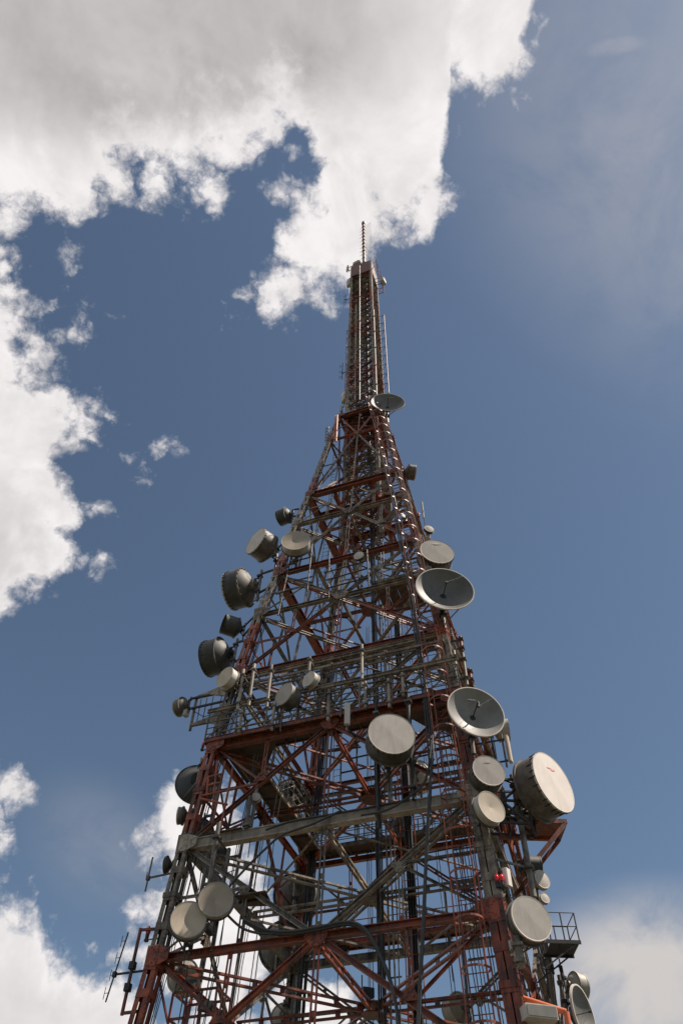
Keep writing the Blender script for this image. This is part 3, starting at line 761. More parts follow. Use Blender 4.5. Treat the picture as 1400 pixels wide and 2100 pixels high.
# left side, from the top down
dish(573, 1063, 34, -118, 'drum', 'dark', 'L', 'small dark drum antenna turned away at the upper left, highest of the left leg', off=.0, depth=.55)
dish(524, 1109, 62, -48, 'drum', 'grey', 'L', 'grey drum antenna with torn rim at the upper left, left of the tan cone-faced drum', off=-.2, depth=.52, clips=True)
dish(606, 1108, 58, -4, 'cone', 'tan', 'L', 'tan drum antenna with dimpled round face over the upper left leg', off=-1.0, depth=.32)
dish(472, 1213, 80, -112, 'drum', 'rusty', 'L', 'large weathered drum antenna with torn front and a domed pale back on the left leg', off=.2, depth=.42, clips=True, flange=True)
dish(458, 1279, 42, -66, 'opendrum', 'dark', 'L', 'small black drum antenna with its open mouth facing left', off=.1, depth=.68)
dish(425, 1352, 74, -112, 'drum', 'dark', 'L', 'large black drum antenna turned away on the left leg above the tan drum', off=.1, depth=.45, clips=True)
dish(461, 1388, 46, -40, 'drum', 'tan', 'L', 'tan drum antenna just below the large black one on the left leg', off=-.9, depth=.36)
dish(582, 1423, 50, -44, 'drum', 'grey', 'F', 'grey stained drum antenna in front of the railing, left of the tower middle', off=-.7, depth=.46)
dish(633, 1392, 34, -42, 'drum', 'pale', 'F', 'small pale drum antenna on a thin pipe above the stained grey drum', off=-.7, depth=.36)
dish(365, 1453, 36, -122, 'drum', 'grey', 'L', 'small grey drum antenna at the far end of the left outrigger', off=.1, depth=.42, odu=True)
dish(404, 1610, 86, -168, 'bowl', 'darkdish', 'L', 'large dark dish seen from behind the red left leg', off=2.2, kk=-1)
dish(366, 1673, 34, -92, 'small', 'grey', 'L', 'small grey dish facing left below the large dark dish', off=.0, depth=.28)
dish(405, 1715, 56, -160, 'drum', 'grey', 'W', 'grey drum antenna half hidden behind the left end of the white girder', off=1.6, depth=.35)
dish(339, 1774, 32, -96, 'small', 'dark', 'L', 'small dark dish facing left on the white part of the left leg', off=.0, depth=.12)
dish(443, 1844, 70, 3, 'cone', 'tan', 'F', 'tan round drum face, upper one of the pair beside the left leg', off=-.7, depth=.20)
dish(387, 1885, 72, 9, 'cone', 'tan', 'F', 'tan round drum face, lower one of the pair beside the left leg', off=-.9, depth=.20)
dish(445, 1768, 52, 172, 'drum', 'dark', 'W', 'dark drum antenna behind the left face above the pair of tan drums', off=4.2, depth=.4)
dish(384, 2012, 62, 165, 'drum', 'pale', 'W', 'pale drum antenna seen through the red braces at the lower left corner', off=3.4, depth=.4)
dish(525, 1634, 17, -4, 'small', 'pale', 'F', 'tiny white round dish on a grey pipe left of the middle, below the platform', off=-.1, depth=.4)
dish(597, 1640, 60, 176, 'drum', 'dark', 'K', 'dark drum antenna behind the left walkway', kk=1, off=-.5, depth=.4)
dish(611, 1848, 92, 176, 'drum', 'rusty', 'K', 'large round antenna back with bolted flange, upper of two behind the cable bundle', kk=1, off=.5, depth=.3, flange=True)
dish(588, 1953, 98, 168, 'drum', 'grey', 'K', 'large grey antenna back with bolted flange, lower of two behind the cable bundle', kk=1, off=.5, depth=.3, flange=True)
dish(694, 1936, 52, 174, 'drum', 'dark', 'K', 'dark antenna back behind the red walkway rail near the middle', kk=1, off=.5, depth=.3)
dish(583, 2094, 50, 178, 'drum', 'pale', 'K', 'pale drum antenna cut by the bottom edge left of the middle', kk=1, off=.3, depth=.4)
dish(855, 1604, 60, 170, 'drum', 'pale', 'K', 'pale drum antenna back behind the red beams right of the middle', kk=1, off=.4, depth=.5)
dish(822, 1698, 38, 158, 'drum', 'grey', 'K', 'small grey drum antenna above the rear walkway railing', kk=1, off=.5, depth=.35)
dish(908, 1903, 24, -75, 'small', 'pale', 'K', 'tiny pale dish by a grey box on the rear red walkway', kk=1, off=.4, depth=.3)
dish(846, 1922, 40, 150, 'drum', 'grey', 'K', 'grey drum antenna low behind the red post right of the middle', kk=1, off=.4, depth=.4)
dish(928, 2075, 56, -150, 'drum', 'pale', 'K', 'pale drum antenna near the bottom edge behind the caged ladder', kk=1, off=.3, depth=.45)
dish(735, 1139, 21, -22, 'small', 'grey', 'F', 'tiny grey dish on a pipe near the tower middle, high up', off=-.3, depth=.25)
# right side
dish(850, 970, 32, 98, 'drum', 'grey', 'R', 'small grey drum antenna facing right, highest on the right leg', kk=-1, off=1.1, depth=.40)
dish(880, 1084, 20, 12, 'small', 'grey', 'R', 'tiny grey dish with a radio box below it on the upper right leg', off=1.0, depth=.25, odu=True)
dish(896, 1131, 70, 6, 'drum', 'ash', 'N', 'grey flat-faced drum antenna right above the upper large open dish', off=-.2, depth=.42, clips=True, logo=('flash', .33, .6))
dish(912, 1206, 118, 4, 'bowl', 'greydish', 'N', 'large open dish leaning out on the right, middle of the tower', off=-1.0)
dish(795, 824, 68, 0, 'bowl', 'greydish', 'N', 'open grey dish at the foot of the upper mast', off=-.6)
dish(803, 1504, 96, 3, 'drum', 'grey', 'F', 'large pale round drum face hung on the platform front right of the middle', off=-1.3, depth=.42, clips=True)
dish(976, 1458, 118, 11, 'bowl', 'greydish', 'N', 'large open dish with a bent feed and white flash emblem on the right leg', off=-1.0, logo=('flash', .32, .48))
dish(1042, 1497, 44, 80, 'drum', 'pale', 'R', 'pale drum antenna peeking out behind the large open dish with emblem', off=2.5, depth=.45)
dish(1002, 1580, 68, 9, 'drum', 'ash', 'N', 'grey flat-faced drum antenna, upper of two on the right leg', off=-.9, depth=.42, clips=True, logo=('flash', .30, .5))
dish(1007, 1654, 66, 28, 'cone', 'tan', 'N', 'tan dimpled drum antenna, lower of two on the right leg', off=-.9, depth=.30)
dish(1134, 1603, 126, 40, 'drum', 'white', 'N', 'huge drum antenna with white face and red mark sticking out on the right', off=.6, depth=.38, clips=True, logo=('mark', .22, .28))
dish(1106, 1777, 38, 92, 'drum', 'dark', 'R', 'dark drum antenna side-on behind the grey pole on the right', off=2.4, depth=.75)
dish(1111, 1803, 36, 24, 'small', 'pale', 'R', 'small pale round dish right of the grey pole', off=1.2, depth=.18)
dish(1117, 1841, 20, 18, 'small', 'pale', 'R', 'tiny cream dish just above the big grey drum face on the right', off=1.2, depth=.25)
dish(1089, 1883, 88, 16, 'drum', 'ash', 'N', 'big grey round drum face with stained ripples low on the right', off=-.5, depth=.24)
dish(1194, 2026, 50, 108, 'drum', 'pale', 'R', 'pale drum antenna turned right at the lower right', off=4.6, depth=.40)
dish(1197, 2078, 100, 52, 'bowl', 'greydish', 'R', 'large open grey-green dish cut by the bottom edge at the lower right', off=1.5)

# ------------------------------------------------------------------ caged ladder up the front face
def ladder(name, label, path, width, cage, mat, group=None, rung=.30, hoop_gap=1.2, out=V((0, -1, 0)), rr=.028, cage_strips=5):
    t = thing(name, label, 'ladder', path[0], 0, group); o0 = V(path[0]); path = [V(p) - o0 for p in path]
    X = V((1, 0, 0)) if abs(out.y) > .5 else V((0, 1, 0))
    for s_ in (-1, 1):
        m_ = MB()
        for a, b_ in zip(path, path[1:]): m_.bar(a + X * s_ * width / 2, b_ + X * s_ * width / 2, rr * 1.2, rr * 2, (0, 1, 0))
        m_.build('rail', mat, t)
    rm = MB(); rm.tube([V((-width / 2, 0, 0)), V((width / 2, 0, 0))] if abs(out.y) > .5 else [V((0, -width / 2, 0)), V((0, width / 2, 0))], .013, 5)
    hm = MB(); R = .37
    if cage:
        arc = [V((math.cos(q_) * R * (1 if abs(out.y) > .5 else 0), -R * .35 - math.sin(q_) * R, 0)) for q_ in [math.pi * k_ / 10 for k_ in range(11)]]
        arc = [V((width / 2 + .03, 0, 0))] + arc + [V((-width / 2 - .03, 0, 0))]
        for a, b_ in zip(arc, arc[1:]): hm.bar(a, b_, .012, .055)
    rung0 = hoop0 = None
    acc = 0.0; hacc = 0.0; cnt = 0
    for a, b_ in zip(path, path[1:]):
        L = (b_ - a).length; s_ = 0.0
        while acc <= L:
            p = a.lerp(b_, acc / L)
            if rung0 is None: rung0 = rm.build('rung', mat, t); rung0.location = p
            else: share(rung0, 'rung', t, p)
            acc += rung; cnt += 1
        acc -= L
        if cage:
            while hacc <= L:
                p = a.lerp(b_, hacc / L)
                if hoop0 is None: hoop0 = hm.build('cage_hoop', mat, t); hoop0.location = p
                else: share(hoop0, 'cage_hoop', t, p)
                hacc += hoop_gap
            hacc -= L
    if cage:
        for q_ in [math.pi * (k_ + .5) / cage_strips for k_ in range(cage_strips)] if cage_strips > 2 else (0.05, math.pi - .05):
            m_ = MB(); o_ = V((math.cos(q_) * R, -R * .35 - math.sin(q_) * R, 0))
            for a, b_ in zip(path, path[1:]): m_.bar(a + o_, b_ + o_, .035, .012, (0, 1, 0))
            m_.build('cage_strip', mat, t)
    return t
lp = []
for px, py in ((992, 2092), (965, 1900), (943, 1720), (922, 1560), (905, 1440), (882, 1300), (860, 1200), (842, 1100), (815, 1000), (793, 910), (770, 838), (759, 805)):
    lp.append(at(px, py, -1, -.32))
d0 = lp[0] - lp[1]; lp.insert(0, V((lp[0].x + .75, -half(2.0) - .32, 2.2)))
ladder('caged_ladder', 'long red caged ladder running up the front face beside the right leg', lp, .48, True, 'red_paint', cage_strips=2)
# inner ladders and cable ladders
ladder('inner_ladder', 'thin steel ladder hanging inside the tower left of the middle', [at(690, 1700, 1, -1.2), at(692, 1500, 1, -1.2), at(698, 1350, 1, -1.2)], .34, False, 'galvanised', rr=.018)
ladder('inner_ladder', 'thin pale ladder in the upper part left of the mast', [at(640, 1290, 1, -1.0), at(668, 1130, 1, -1.0), at(682, 1000, 1, -.9), at(690, 920, 1, -.6)], .34, False, 'galvanised', rr=.018)

# ------------------------------------------------------------------ cables
def cable_run(label, pts, offs, r, mat='black_cable', name='cable_bundle', clamp=True, jitter=.012, rack=None):
    t = thing(name, label, 'cables', pts[0]); o0 = V(pts[0]); base = [V(p) - o0 for p in pts]
    for (dx, dy), rr in zip(offs, r if isinstance(r, (list, tuple)) else [r] * len(offs)):
        m_ = MB(); q_ = []
        for a, b_ in zip(base, base[1:]):
            k_ = max(1, int((b_ - a).length / 1.3))
            q_ += [a.lerp(b_, j / k_) for j in range(k_)]
        q_.append(base[-1])
        q_ = [p + V((dx + random.uniform(-jitter, jitter), dy + random.uniform(-jitter, jitter), 0)) for p in q_]
        m_.tube(q_, rr, 6); m_.build('cable', mat if not isinstance(mat, list) else random.choice(mat), t)
    if clamp:
        xs = [o[0] for o in offs]; ys = [o[1] for o in offs]
        cm = MB(); cm.box(((min(xs) + max(xs)) / 2, max(ys) + .03, 0), max(xs) - min(xs) + .14, .04, .04); c0 = None
        for a, b_ in zip(base, base[1:]):
            k_ = max(1, int((b_ - a).length / .9))
            for j in range(k_):
                p = a.lerp(b_, j / k_)
                if c0 is None: c0 = cm.build('cable_clamp', 'galvanised', t); c0.location = p
                else: share(c0, 'cable_clamp', t, p)
    return t
def vert(ax, ay, z0_, z1_, nseg_=6): return [V((ax, ay, z0_ + (z1_ - z0_) * j / nseg_)) for j in range(nseg_ + 1)]
grid = lambda nx, ny, s, jx=0: [((i - (nx - 1) / 2) * s, (j - (ny - 1) / 2) * s * .8) for i in range(nx) for j in range(ny)]
cable_run('dark cable bundle rising through the middle of the tower', vert(.42, -.45, 5, 42, 14), grid(4, 2, .065), .024, ['black_cable', 'black_cable', 'galvanised'])
cable_run('pale conduit pipes beside the central cable bundle', vert(.78, -.45, 5, 41, 14), [(-.09, 0), (.06, .02), (.2, 0)], [.035, .03, .022], 'white_paint', 'conduit_pipes')
cable_run('thick black cable bundle right of the central one', vert(1.35, .2, 5, 27, 10), grid(4, 3, .075), .03, 'black_cable')
ladder('cable_ladder', 'red and white cable ladder carrying the thick black bundle', vert(1.35, .05, 5, 27, 3), .55, False, 'red_paint', rung=.6, rr=.022)
cable_run('black cables inside the upper mast', vert(.25, -.3, 40, 70, 10), grid(3, 3, .08), .028, 'black_cable')
cable_run('pale pipes inside the upper mast', vert(-.15, -.3, 40, 71, 10), [(0, 0), (.12, .05)], .03, 'galvanised', 'conduit_pipes')
lb_ = [V((-half(z) * .90 + .30, half(z) * .90 - .45, z)) for z in (4, 7, 9, 11, 14, 16.5, 18, 20, 23, 27)]
cable_run('grey and black cable bundle along the rear left leg', lb_, grid(5, 2, .085), .028, ['black_cable', 'galvanised', 'dark_steel'], jitter=.03)
ln_ = [V((half(z) - .55, -half(z) + .35, z)) for z in (3, 6, 9, 11, 13, 15, 17, 18.5)]
cable_run('wide tray of thin black cables inside the right leg', ln_, [((i - 4) * .095, random.uniform(-.1, .1)) for i in range(9)], .013, 'black_cable', jitter=.035)
ll_ = [V((-half(z) + .28, -half(z) + .15, z)) for z in (4, 7, 9, 11, 13, 15, 17, 19, 22, 25)]
cable_run('thin cables strapped along the left leg', ll_, [(0, 0), (.05, .03), (-.04, .05), (.1, 0)], .014, ['black_cable', 'galvanised'], jitter=.03, clamp=False)
lm_ = [V((-half(z) * 1.0 + .1, -.1, z)) for z in (4, 7, 9, 11, 14, 17, 19)]
cable_run('thin cables down the middle of the left face', lm_, [(0, 0), (.0, .12), (.06, .2), (.03, -.1)], .017, ['black_cable', 'dark_steel'], jitter=.04, clamp=False)
cable_run('black cables along the front of the caged ladder', [at(x, y, -1, -.25) for x, y in ((785, 930), (803, 1010), (822, 1110), (842, 1200), (852, 1290), (866, 1380), (880, 1500), (884, 1560))], grid(3, 1, .075), .032, 'black_cable', jitter=.02)
cable_run('thick single black cable hanging free in front of the tower', [at(x, y, -1, -.55) for x, y in ((884, 1560), (876, 1680), (870, 1800), (866, 1900), (860, 2000), (856, 2095), (852, 2200))], [(0, 0), (.045, 0)], .034, 'black_cable', clamp=False, name='hanging_cable', jitter=.01)
def sag(label, pxs, off, r, n_=1):
    P_ = [at(x, y, -1, off) for x, y in pxs]
    # smooth through the points
    Q = []
    for i in range(len(P_) - 1):
        p0, p1, p2, p3 = P_[max(i - 1, 0)], P_[i], P_[i + 1], P_[min(i + 2, len(P_) - 1)]
        for k_ in range(6):
            t_ = k_ / 6
            Q.append(.5 * ((2 * p1) + (p2 - p0) * t_ + (2 * p0 - 5 * p1 + 4 * p2 - p3) * t_ * t_ + (3 * p1 - p0 - 3 * p2 + p3) * t_ ** 3))
    Q.append(P_[-1])
    t = thing('hanging_cable', label, 'cable', Q[0])
    for j in range(n_):
        m_ = MB(); m_.tube([q_ - Q[0] + V((0, -.03 * j, .05 * j)) for q_ in Q], r, 7); m_.build('cable', 'black_cable', t)
sag('black cable curving from the white girder down behind the tan drums', [(700, 1662), (640, 1690), (580, 1712), (545, 1740), (500, 1785), (462, 1830), (455, 1860), (470, 1880), (500, 1905), (540, 1915), (580, 1912)], -.28, .036)
sag('black cable lying on the lower red beam and dropping past the middle', [(500, 1890), (545, 1912), (600, 1915), (660, 1905), (705, 1896), (735, 1901), (760, 1925), (785, 1975), (805, 2030), (820, 2110)], -.26, .045, 2)
sag('black cable lying on the white girder', [(545, 1702), (600, 1684), (680, 1670), (760, 1655), (840, 1640)], -.24, .035)
sag('black cable sagging below the large platform drum to the girder', [(884, 1520), (872, 1600), (830, 1640), (790, 1662), (740, 1672)], -.5, .035)
sag('thin wire hanging right of the middle near the bottom', [(900, 1660), (915, 1760), (935, 1850), (945, 1960), (955, 2060)], -.9, .008)

# ------------------------------------------------------------------ walkways and railings
def walkway(label, p0, p1, wdt, side, deck_mat, rail_mat, rail_side=(1, -1), h=1.05, planks=True, rails=3, lat=False, edge_mat=None):
    """deck from p0 to p1 (tower frame), width wdt towards `side`"""
    p0, p1, side = V(p0), V(p1), V(side).normalized(); d = (p1 - p0).normalized(); L = (p1 - p0).length
    t = thing('walkway', label, 'walkway', p0)
    n_ = max(2, int(L / .9)); m0 = None
    for j in range(n_):
        a = d * (L * j / n_ + .01); b_ = d * (L * (j + 1) / n_ - .01)
        m_ = MB(); m_.extr(a + side * wdt / 2, b_ + side * wdt / 2, [(-wdt / 2, -.02), (wdt / 2, -.02), (wdt / 2, .02), (-wdt / 2, .02)])
        m_.build('deck_plate', deck_mat, t)
    for o_ in (0, wdt):
        m_ = MB(); m_.ibeam(side * o_, d * L + side * o_, .06, .18, .015); m_.build('edge_channel', edge_mat or rail_mat, t)
    for j in range(n_ + 1):
        m_ = MB(); m_.bar(d * L * j / n_ - V((0, 0, .06)) + side * .03, d * L * j / n_ - V((0, 0, .06)) + side * (wdt - .03), .05, .06); m_.build('cross_joist', 'deck_plate', t)
    for s_ in rail_side:
        o_ = side * (wdt if s_ > 0 else 0)
        k_ = max(2, int(L / 1.15))
        for j in range(k_ + 1):
            m_ = MB(); m_.bar(d * L * j / k_ + o_, d * L * j / k_ + o_ + V((0, 0, h)), .045, .045); m_.build('rail_post', rail_mat, t)
        for r_ in range(rails):
            m_ = MB(); zz = V((0, 0, h * (r_ + 1) / rails)); m_.tube([o_ + zz, d * L + o_ + zz], .022, 6); m_.build('handrail', rail_mat, t)
        if lat:
            for j in range(k_):
                m_ = MB(); m_.bar(d * L * j / k_ + o_ + V((0, 0, .05)), d * L * (j + 1) / k_ + o_ + V((0, 0, h - .05)), .03, .03); m_.build('rail_brace', rail_mat, t)
    return t
z2, w2 = LEV[2]; z1, w1 = LEV[1]; z0l, w0 = LEV[0]
walkway('front platform deck with white railing above the red beam', (-w2 - .3, -w2 - .25, z2 + .2), (w2 + .2, -w2 - .25, z2 + .2), 1.0, (0, 1, 0), 'deck_plate', 'galvanised', rail_side=(-1,), rails=4, lat=True, edge_mat='red_paint')
walkway('walkway with white railing along the left face', (-w2 + .35, -w2 + 1.0, z2 + .16), (-w2 + .35, w2 - .3, z2 + .16), .75, (1, 0, 0), 'deck_plate', 'white_paint', h=1.1, lat=True)
walkway('rear walkway with pale railing at platform height', (-w2 + .4, w2 - .9, z2 + .22), (w2 - .2, w2 - .9, z2 + .22), .75, (0, 1, 0), 'deck_plate', 'white_paint')
walkway('rear red walkway with red railing above the grey girder', (-w1 + .5, w1 - .15, z1 + .62), (w1, w1 - .15, z1 + .62), .6, (0, 1, 0), 'red_paint', 'red_paint', rail_side=(1,), rails=4)
walkway('right side walkway at platform height', (w2 - .75, -w2 + .7, z2 + .24), (w2 - .75, w2 - .9, z2 + .24), .6, (1, 0, 0), 'deck_plate', 'galvanised', rail_side=(1,))
# triangular corner plates of the platform
t = thing('corner_platform', 'dark triangular corner plates under the front platform', 'platform', (-w2, -w2, z2 + .1))
m_ = MB(); m_.plate([(.15, .15, 0), (2.5, .15, 0), (1.5, 1.5, 0), (.15, 2.6, 0)], (0, 0, 1), .03); m_.build('corner_plate', 'deck_plate', t)
t = thing('corner_platform', 'dark corner plate of the platform beside the right leg', 'platform', (w2, -w2, z2 + .1))
m_ = MB(); m_.plate([(-.15, .15, 0), (-.15, 2.2, 0), (-1.4, 1.3, 0), (-2.1, .15, 0)][::-1], (0, 0, 1), .03); m_.build('corner_plate', 'deck_plate', t)
t = thing('corner_platform', 'small brown deck high up behind the caged ladder', 'platform', at(820, 1210, -1, 1.2))
m_ = MB()
for j in range(4): m_ = MB(); m_.box((-.1 + .46 * (j - 1.5), .2, 0), .44, 2.0, .04); m_.build('deck_plate', 'deck_plate', t)
for s_ in (-1, 1): m_ = MB(); m_.bar((-1.0, .2 + s_ * 1.0, -.02), (.85, .2 + s_ * 1.0, -.02), .08, .14); m_.build('edge_channel', 'white_paint', t)
for j in range(3):
    for s_ in (0,): m_ = MB(); m_.bar((-1 + j * .9, -.8, 0), (-1 + j * .9, -.8, 1.05), .04, .04); m_.build('rail_post', 'white_paint', t)
m_ = MB(); m_.tube([(-1, -.8, 1.05), (.8, -.8, 1.05)], .022, 6); m_.tube([(-1, -.8, .55), (.8, -.8, .55)], .018, 6); m_.build('handrail', 'white_paint', t)

# small triangular plates on beams
for px, py, off, lab in ((515, 1835, -.1, 'small dark platform plate above the pair of tan drums'), (468, 1705, -.15, 'small dark foot plate on the white girder near its left end')):
    p = at(px, py, -1, off); t = thing('foot_plate', lab, 'platform', p)
    m_ = MB(); m_.plate([(-.5, -.1, 0), (.5, -.1, 0), (.35, .8, 0), (-.4, .6, 0)], (0, 0, 1), .03); m_.build('plate', 'deck_plate', t)
    m_ = MB(); m_.bar((-.5, .25, -.05), (.45, .25, -.05), .05, .06); m_.build('cross_joist', 'dark_steel', t)

# balcony on the right
p = at(1126, 1938, -1, 2.2)
wdir = ROOT_I.to_3x3() @ V((1, 0, 0))
t = thing('balcony', 'small dark steel balcony with railing sticking out at the lower right', 'balcony', p, -YAW)
for j in range(3): m_ = MB(); m_.box((.17 + .36 * j, .25, 0), .345, 1.2, .05); m_.build('deck_plate', 'dark_steel', t)
for yy in (-.35, .85): m_ = MB(); m_.bar((-.4, yy, -.02), (1.1, yy, -.02), .05, .13); m_.build('edge_channel', 'dark_steel', t)
for xx in (0, .52, 1.06):
    for yy in (-.33, .83): m_ = MB(); m_.bar((xx, yy, 0), (xx, yy, 1.05), .04, .04); m_.build('rail_post', 'dark_steel', t)
for zz in (.55, 1.05):
    for a, b_ in (((0, -.33), (1.06, -.33)), ((1.06, -.33), (1.06, .83)), ((1.06, .83), (0, .83))):
        m_ = MB(); m_.tube([(a[0], a[1], zz), (b_[0], b_[1], zz)], .018, 6); m_.build('handrail', 'dark_steel', t)
for yy in (-.3, .8): m_ = MB(); m_.bar((.9, yy, -.05), (-.5, yy, -1.0), .05, .05); m_.build('knee_brace', 'dark_steel', t)

t.scale = (.72, .72, .72)
# outrigger on the left leg at the platform
p = at(397, 1463, -1, .1); a1 = anchor_pt('L', p)
t = thing('outrigger', 'white triangular outrigger frame carrying the small grey drum at the far left', 'bracket', a1)
e = p - a1; ux = V((e.x, e.y, 0)); Lx = ux.length; ux.normalize()
for zz, nm in ((.72, 'upper_arm'), (-.62, 'lower_arm')):
    m_ = MB(); m_.plate([V((0, 0, zz - .32)) + ux * .1, V((0, 0, zz + .32)) + ux * .1, ux * Lx * .55 + V((0, 0, zz + .2)), ux * Lx + V((0, 0, zz + .10)), ux * Lx + V((0, 0, zz)), ux * Lx * .5 + V((0, 0, zz - .05))], ux.cross(V((0, 0, 1))), .09); m_.build(nm, 'white_paint', t)
m_ = MB(); m_.tube([ux * Lx + V((0, 0, -.8)), ux * Lx + V((0, 0, .75))], .055, 10); m_.build('mounting_pipe', 'white_paint', t)
for f_ in (.25, .5, .68, .85): m_ = MB(); m_.tube([ux * Lx * f_ + V((0, 0, -.55)), ux * Lx * f_ + V((0, 0, .6))], .022, 6); m_.build('upright', 'white_paint', t)

# ------------------------------------------------------------------ pipes, poles and whips
def pole(name, label, cat, p0, p1, r, mat, arms=(), anc='L', group=None, n=10):
    p0, p1 = V(p0), V(p1); t = thing(name, label, cat, p0, 0, group)
    m_ = MB(); m_.tube([(0, 0, 0), p1 - p0], r, n); m_.build('pole', mat, t)
    for f_ in arms:
        q_ = p0.lerp(p1, f_); b_ = anchor_pt(anc, q_)
        m_ = MB(); m_.bar(q_ - p0, b_ - p0, .05, .06); m_.box(q_ - p0, r * 3.2, r * 3.2, .07); m_.build('bracket_arm', 'galvanised', t)
    return t
def vpole(px, py0, py1, off, kk=-1, mast=False):
    a = at(px, py0, kk, off, mast)
    # stays vertical: same x,y; find the height that shows at py1
    lo_, hi_ = a.z - 1, a.z + 60
    for _ in range(50):
        mid = (lo_ + hi_) / 2; q_ = ROOT @ V((a.x, a.y, mid)) - EYE
        y_ = 1050 - F_PX * q_.dot(up) / q_.dot(fwd)
        if y_ > py1: lo_ = mid
        else: hi_ = mid
    return a, V((a.x, a.y, lo_))
pipes = [(487, 1455, 1373, 'first pale pipe from the left above the platform railing'), (510, 1447, 1362, 'tall pale pipe with a triangular foot, second from the left above the railing'),
         (547, 1450, 1364, 'dark-footed pale pipe, third from the left above the railing'), (490, 1502, 1456, 'short thick pale pipe low behind the railing near the left leg'),
         (557, 1497, 1440, 'short pale pipe below the stained grey drum'), (672, 1478, 1414, 'pale pipe right of the small pale drum'),
         (742, 1410, 1322, 'pale pipe hanging from the red and white double beam near the middle'), (749, 1452, 1398, 'short capped pale pipe near the middle above the platform'),
         (827, 1428, 1380, 'short capped pale pipe left of the caged ladder'), (798, 1450, 1392, 'pale pipe behind the mounting rail right of the middle'),
         (633, 1385, 1348, 'thin pale pipe above the small pale drum')]
for x, y0, y1, lab in pipes:
    a, b_ = vpole(x, y0, y1, -.5)
    pole('mounting_pipe', lab, 'pipe', a, b_, .055, 'girder_white', (.15, .85), 'F', group='pale mounting pipes along the front of the platform')
for x, y0, y1, r, lab in ((849, 1640, 1420, .075, 'dark square post right of the large platform drum'), (776, 1700, 1440, .06, 'dark post hidden left behind the large platform drum')):
    a, b_ = vpole(x, y0, y1, -.25); pole('steel_post', lab, 'post', a, b_, r, 'dark_steel', (.1, .9), 'F', n=4)
a, b_ = vpole(424, 1850, 1688, -.45); pole('grey_pole', 'tall grey pole above the pair of tan drums', 'pole', a, b_, .075, 'galvanised', (.2, .8), 'F')
a, b_ = vpole(505, 1700, 1634, -.15); pole('grey_pole', 'grey pipe standing on the white girder under the tiny white dish', 'pole', a, b_, .07, 'galvanised', (.1,), 'F')
a, b_ = vpole(1094, 1840, 1655, 1.0); pole('grey_pole', 'long thick grey pole right of the right leg beside the tan drum', 'pole', a, b_, .085, 'galvanised', (.3, .9), 'N')
a, b_ = vpole(1068, 1985, 1920, -.5); pole('grey_pole', 'grey pole carrying the big grey drum face', 'pole', a, b_, .085, 'galvanised', (.2, .7), 'N')
a, b_ = vpole(1160, 2080, 2000, 3.4); pole('grey_pole', 'thin grey pole left of the two lowest antennas on the right', 'pole', a, b_, .05, 'galvanised', (.3, .8), 'R')
# pipes beside the right leg above the platform
for x, y0, y1, off, mt_, lab in ((938, 1400, 1335, .6, 'white_paint', 'pale pipe against the right leg above the platform, left one'), (957, 1405, 1340, 1.5, 'white_paint', 'pale pipe against the right leg above the platform, right one'),
                            (966, 1400, 1372, 2.2, 'red_paint', 'short red pipe at the outer edge of the right leg'), (947, 1335, 1306, 1.8, 'red_paint', 'red pipe stub beside the right leg above the pale pipes'),
                            (905, 1390, 1318, -.1, 'white_paint', 'pale column antenna with dark bars on the right leg')):
    a, b_ = vpole(x, y0, y1, off); pole('mounting_pipe', lab, 'pipe', a, b_, .07, mt_, (.2, .8), 'N' if off < 1 else 'E')
# pipes on the mast
for x, y0, y1, mt_, lab in ((728, 822, 628, 'white_paint', 'long thin red and white pipe on the mast front, left one'), (737, 820, 545, 'mast_paint', 'longest thin pipe on the mast front'), (772, 810, 635, 'mast_paint', 'thin pipe at the near corner of the mast')):
    a, b_ = vpole(x, y0, y1, -.35, mast=True); pole('mast_pipe', lab, 'pipe', a, b_, .05, 'mast_paint', (.1, .3, .5, .7, .9), 'M')
def side_frame(px0, py0, py1, kk, off, label, dirx):
    a, b_ = vpole(px0, py0, py1, off, kk, True)
    t = thing('side_frame', label, 'frame', a); L = b_.z - a.z
    m_ = MB(); m_.tube([(0, 0, 0), (0, 0, L)], .035, 8); m_.build('outer_pipe', 'red_paint', t)
    k_ = int(L / 1.5)
    for j in range(k_ + 1):
        q_ = V((a.x, a.y, a.z + L * j / k_)); c_ = anchor_pt('M', q_) - a
        m_ = MB(); m_.bar((0, 0, L * j / k_), c_ - V((0, 0, 0)), .035, .035); m_.build('rung', 'mast_paint', t)
        if j < k_: m_ = MB(); m_.bar((0, 0, L * (j + 1) / k_), c_, .025, .025); m_.build('diagonal', 'mast_paint', t)
side_frame(797, 806, 646, 0, 0, 'laced frame standing off the right side of the mast', 1)
side_frame(707, 808, 678, 0, 0, 'laced frame standing off the left side of the mast', -1)
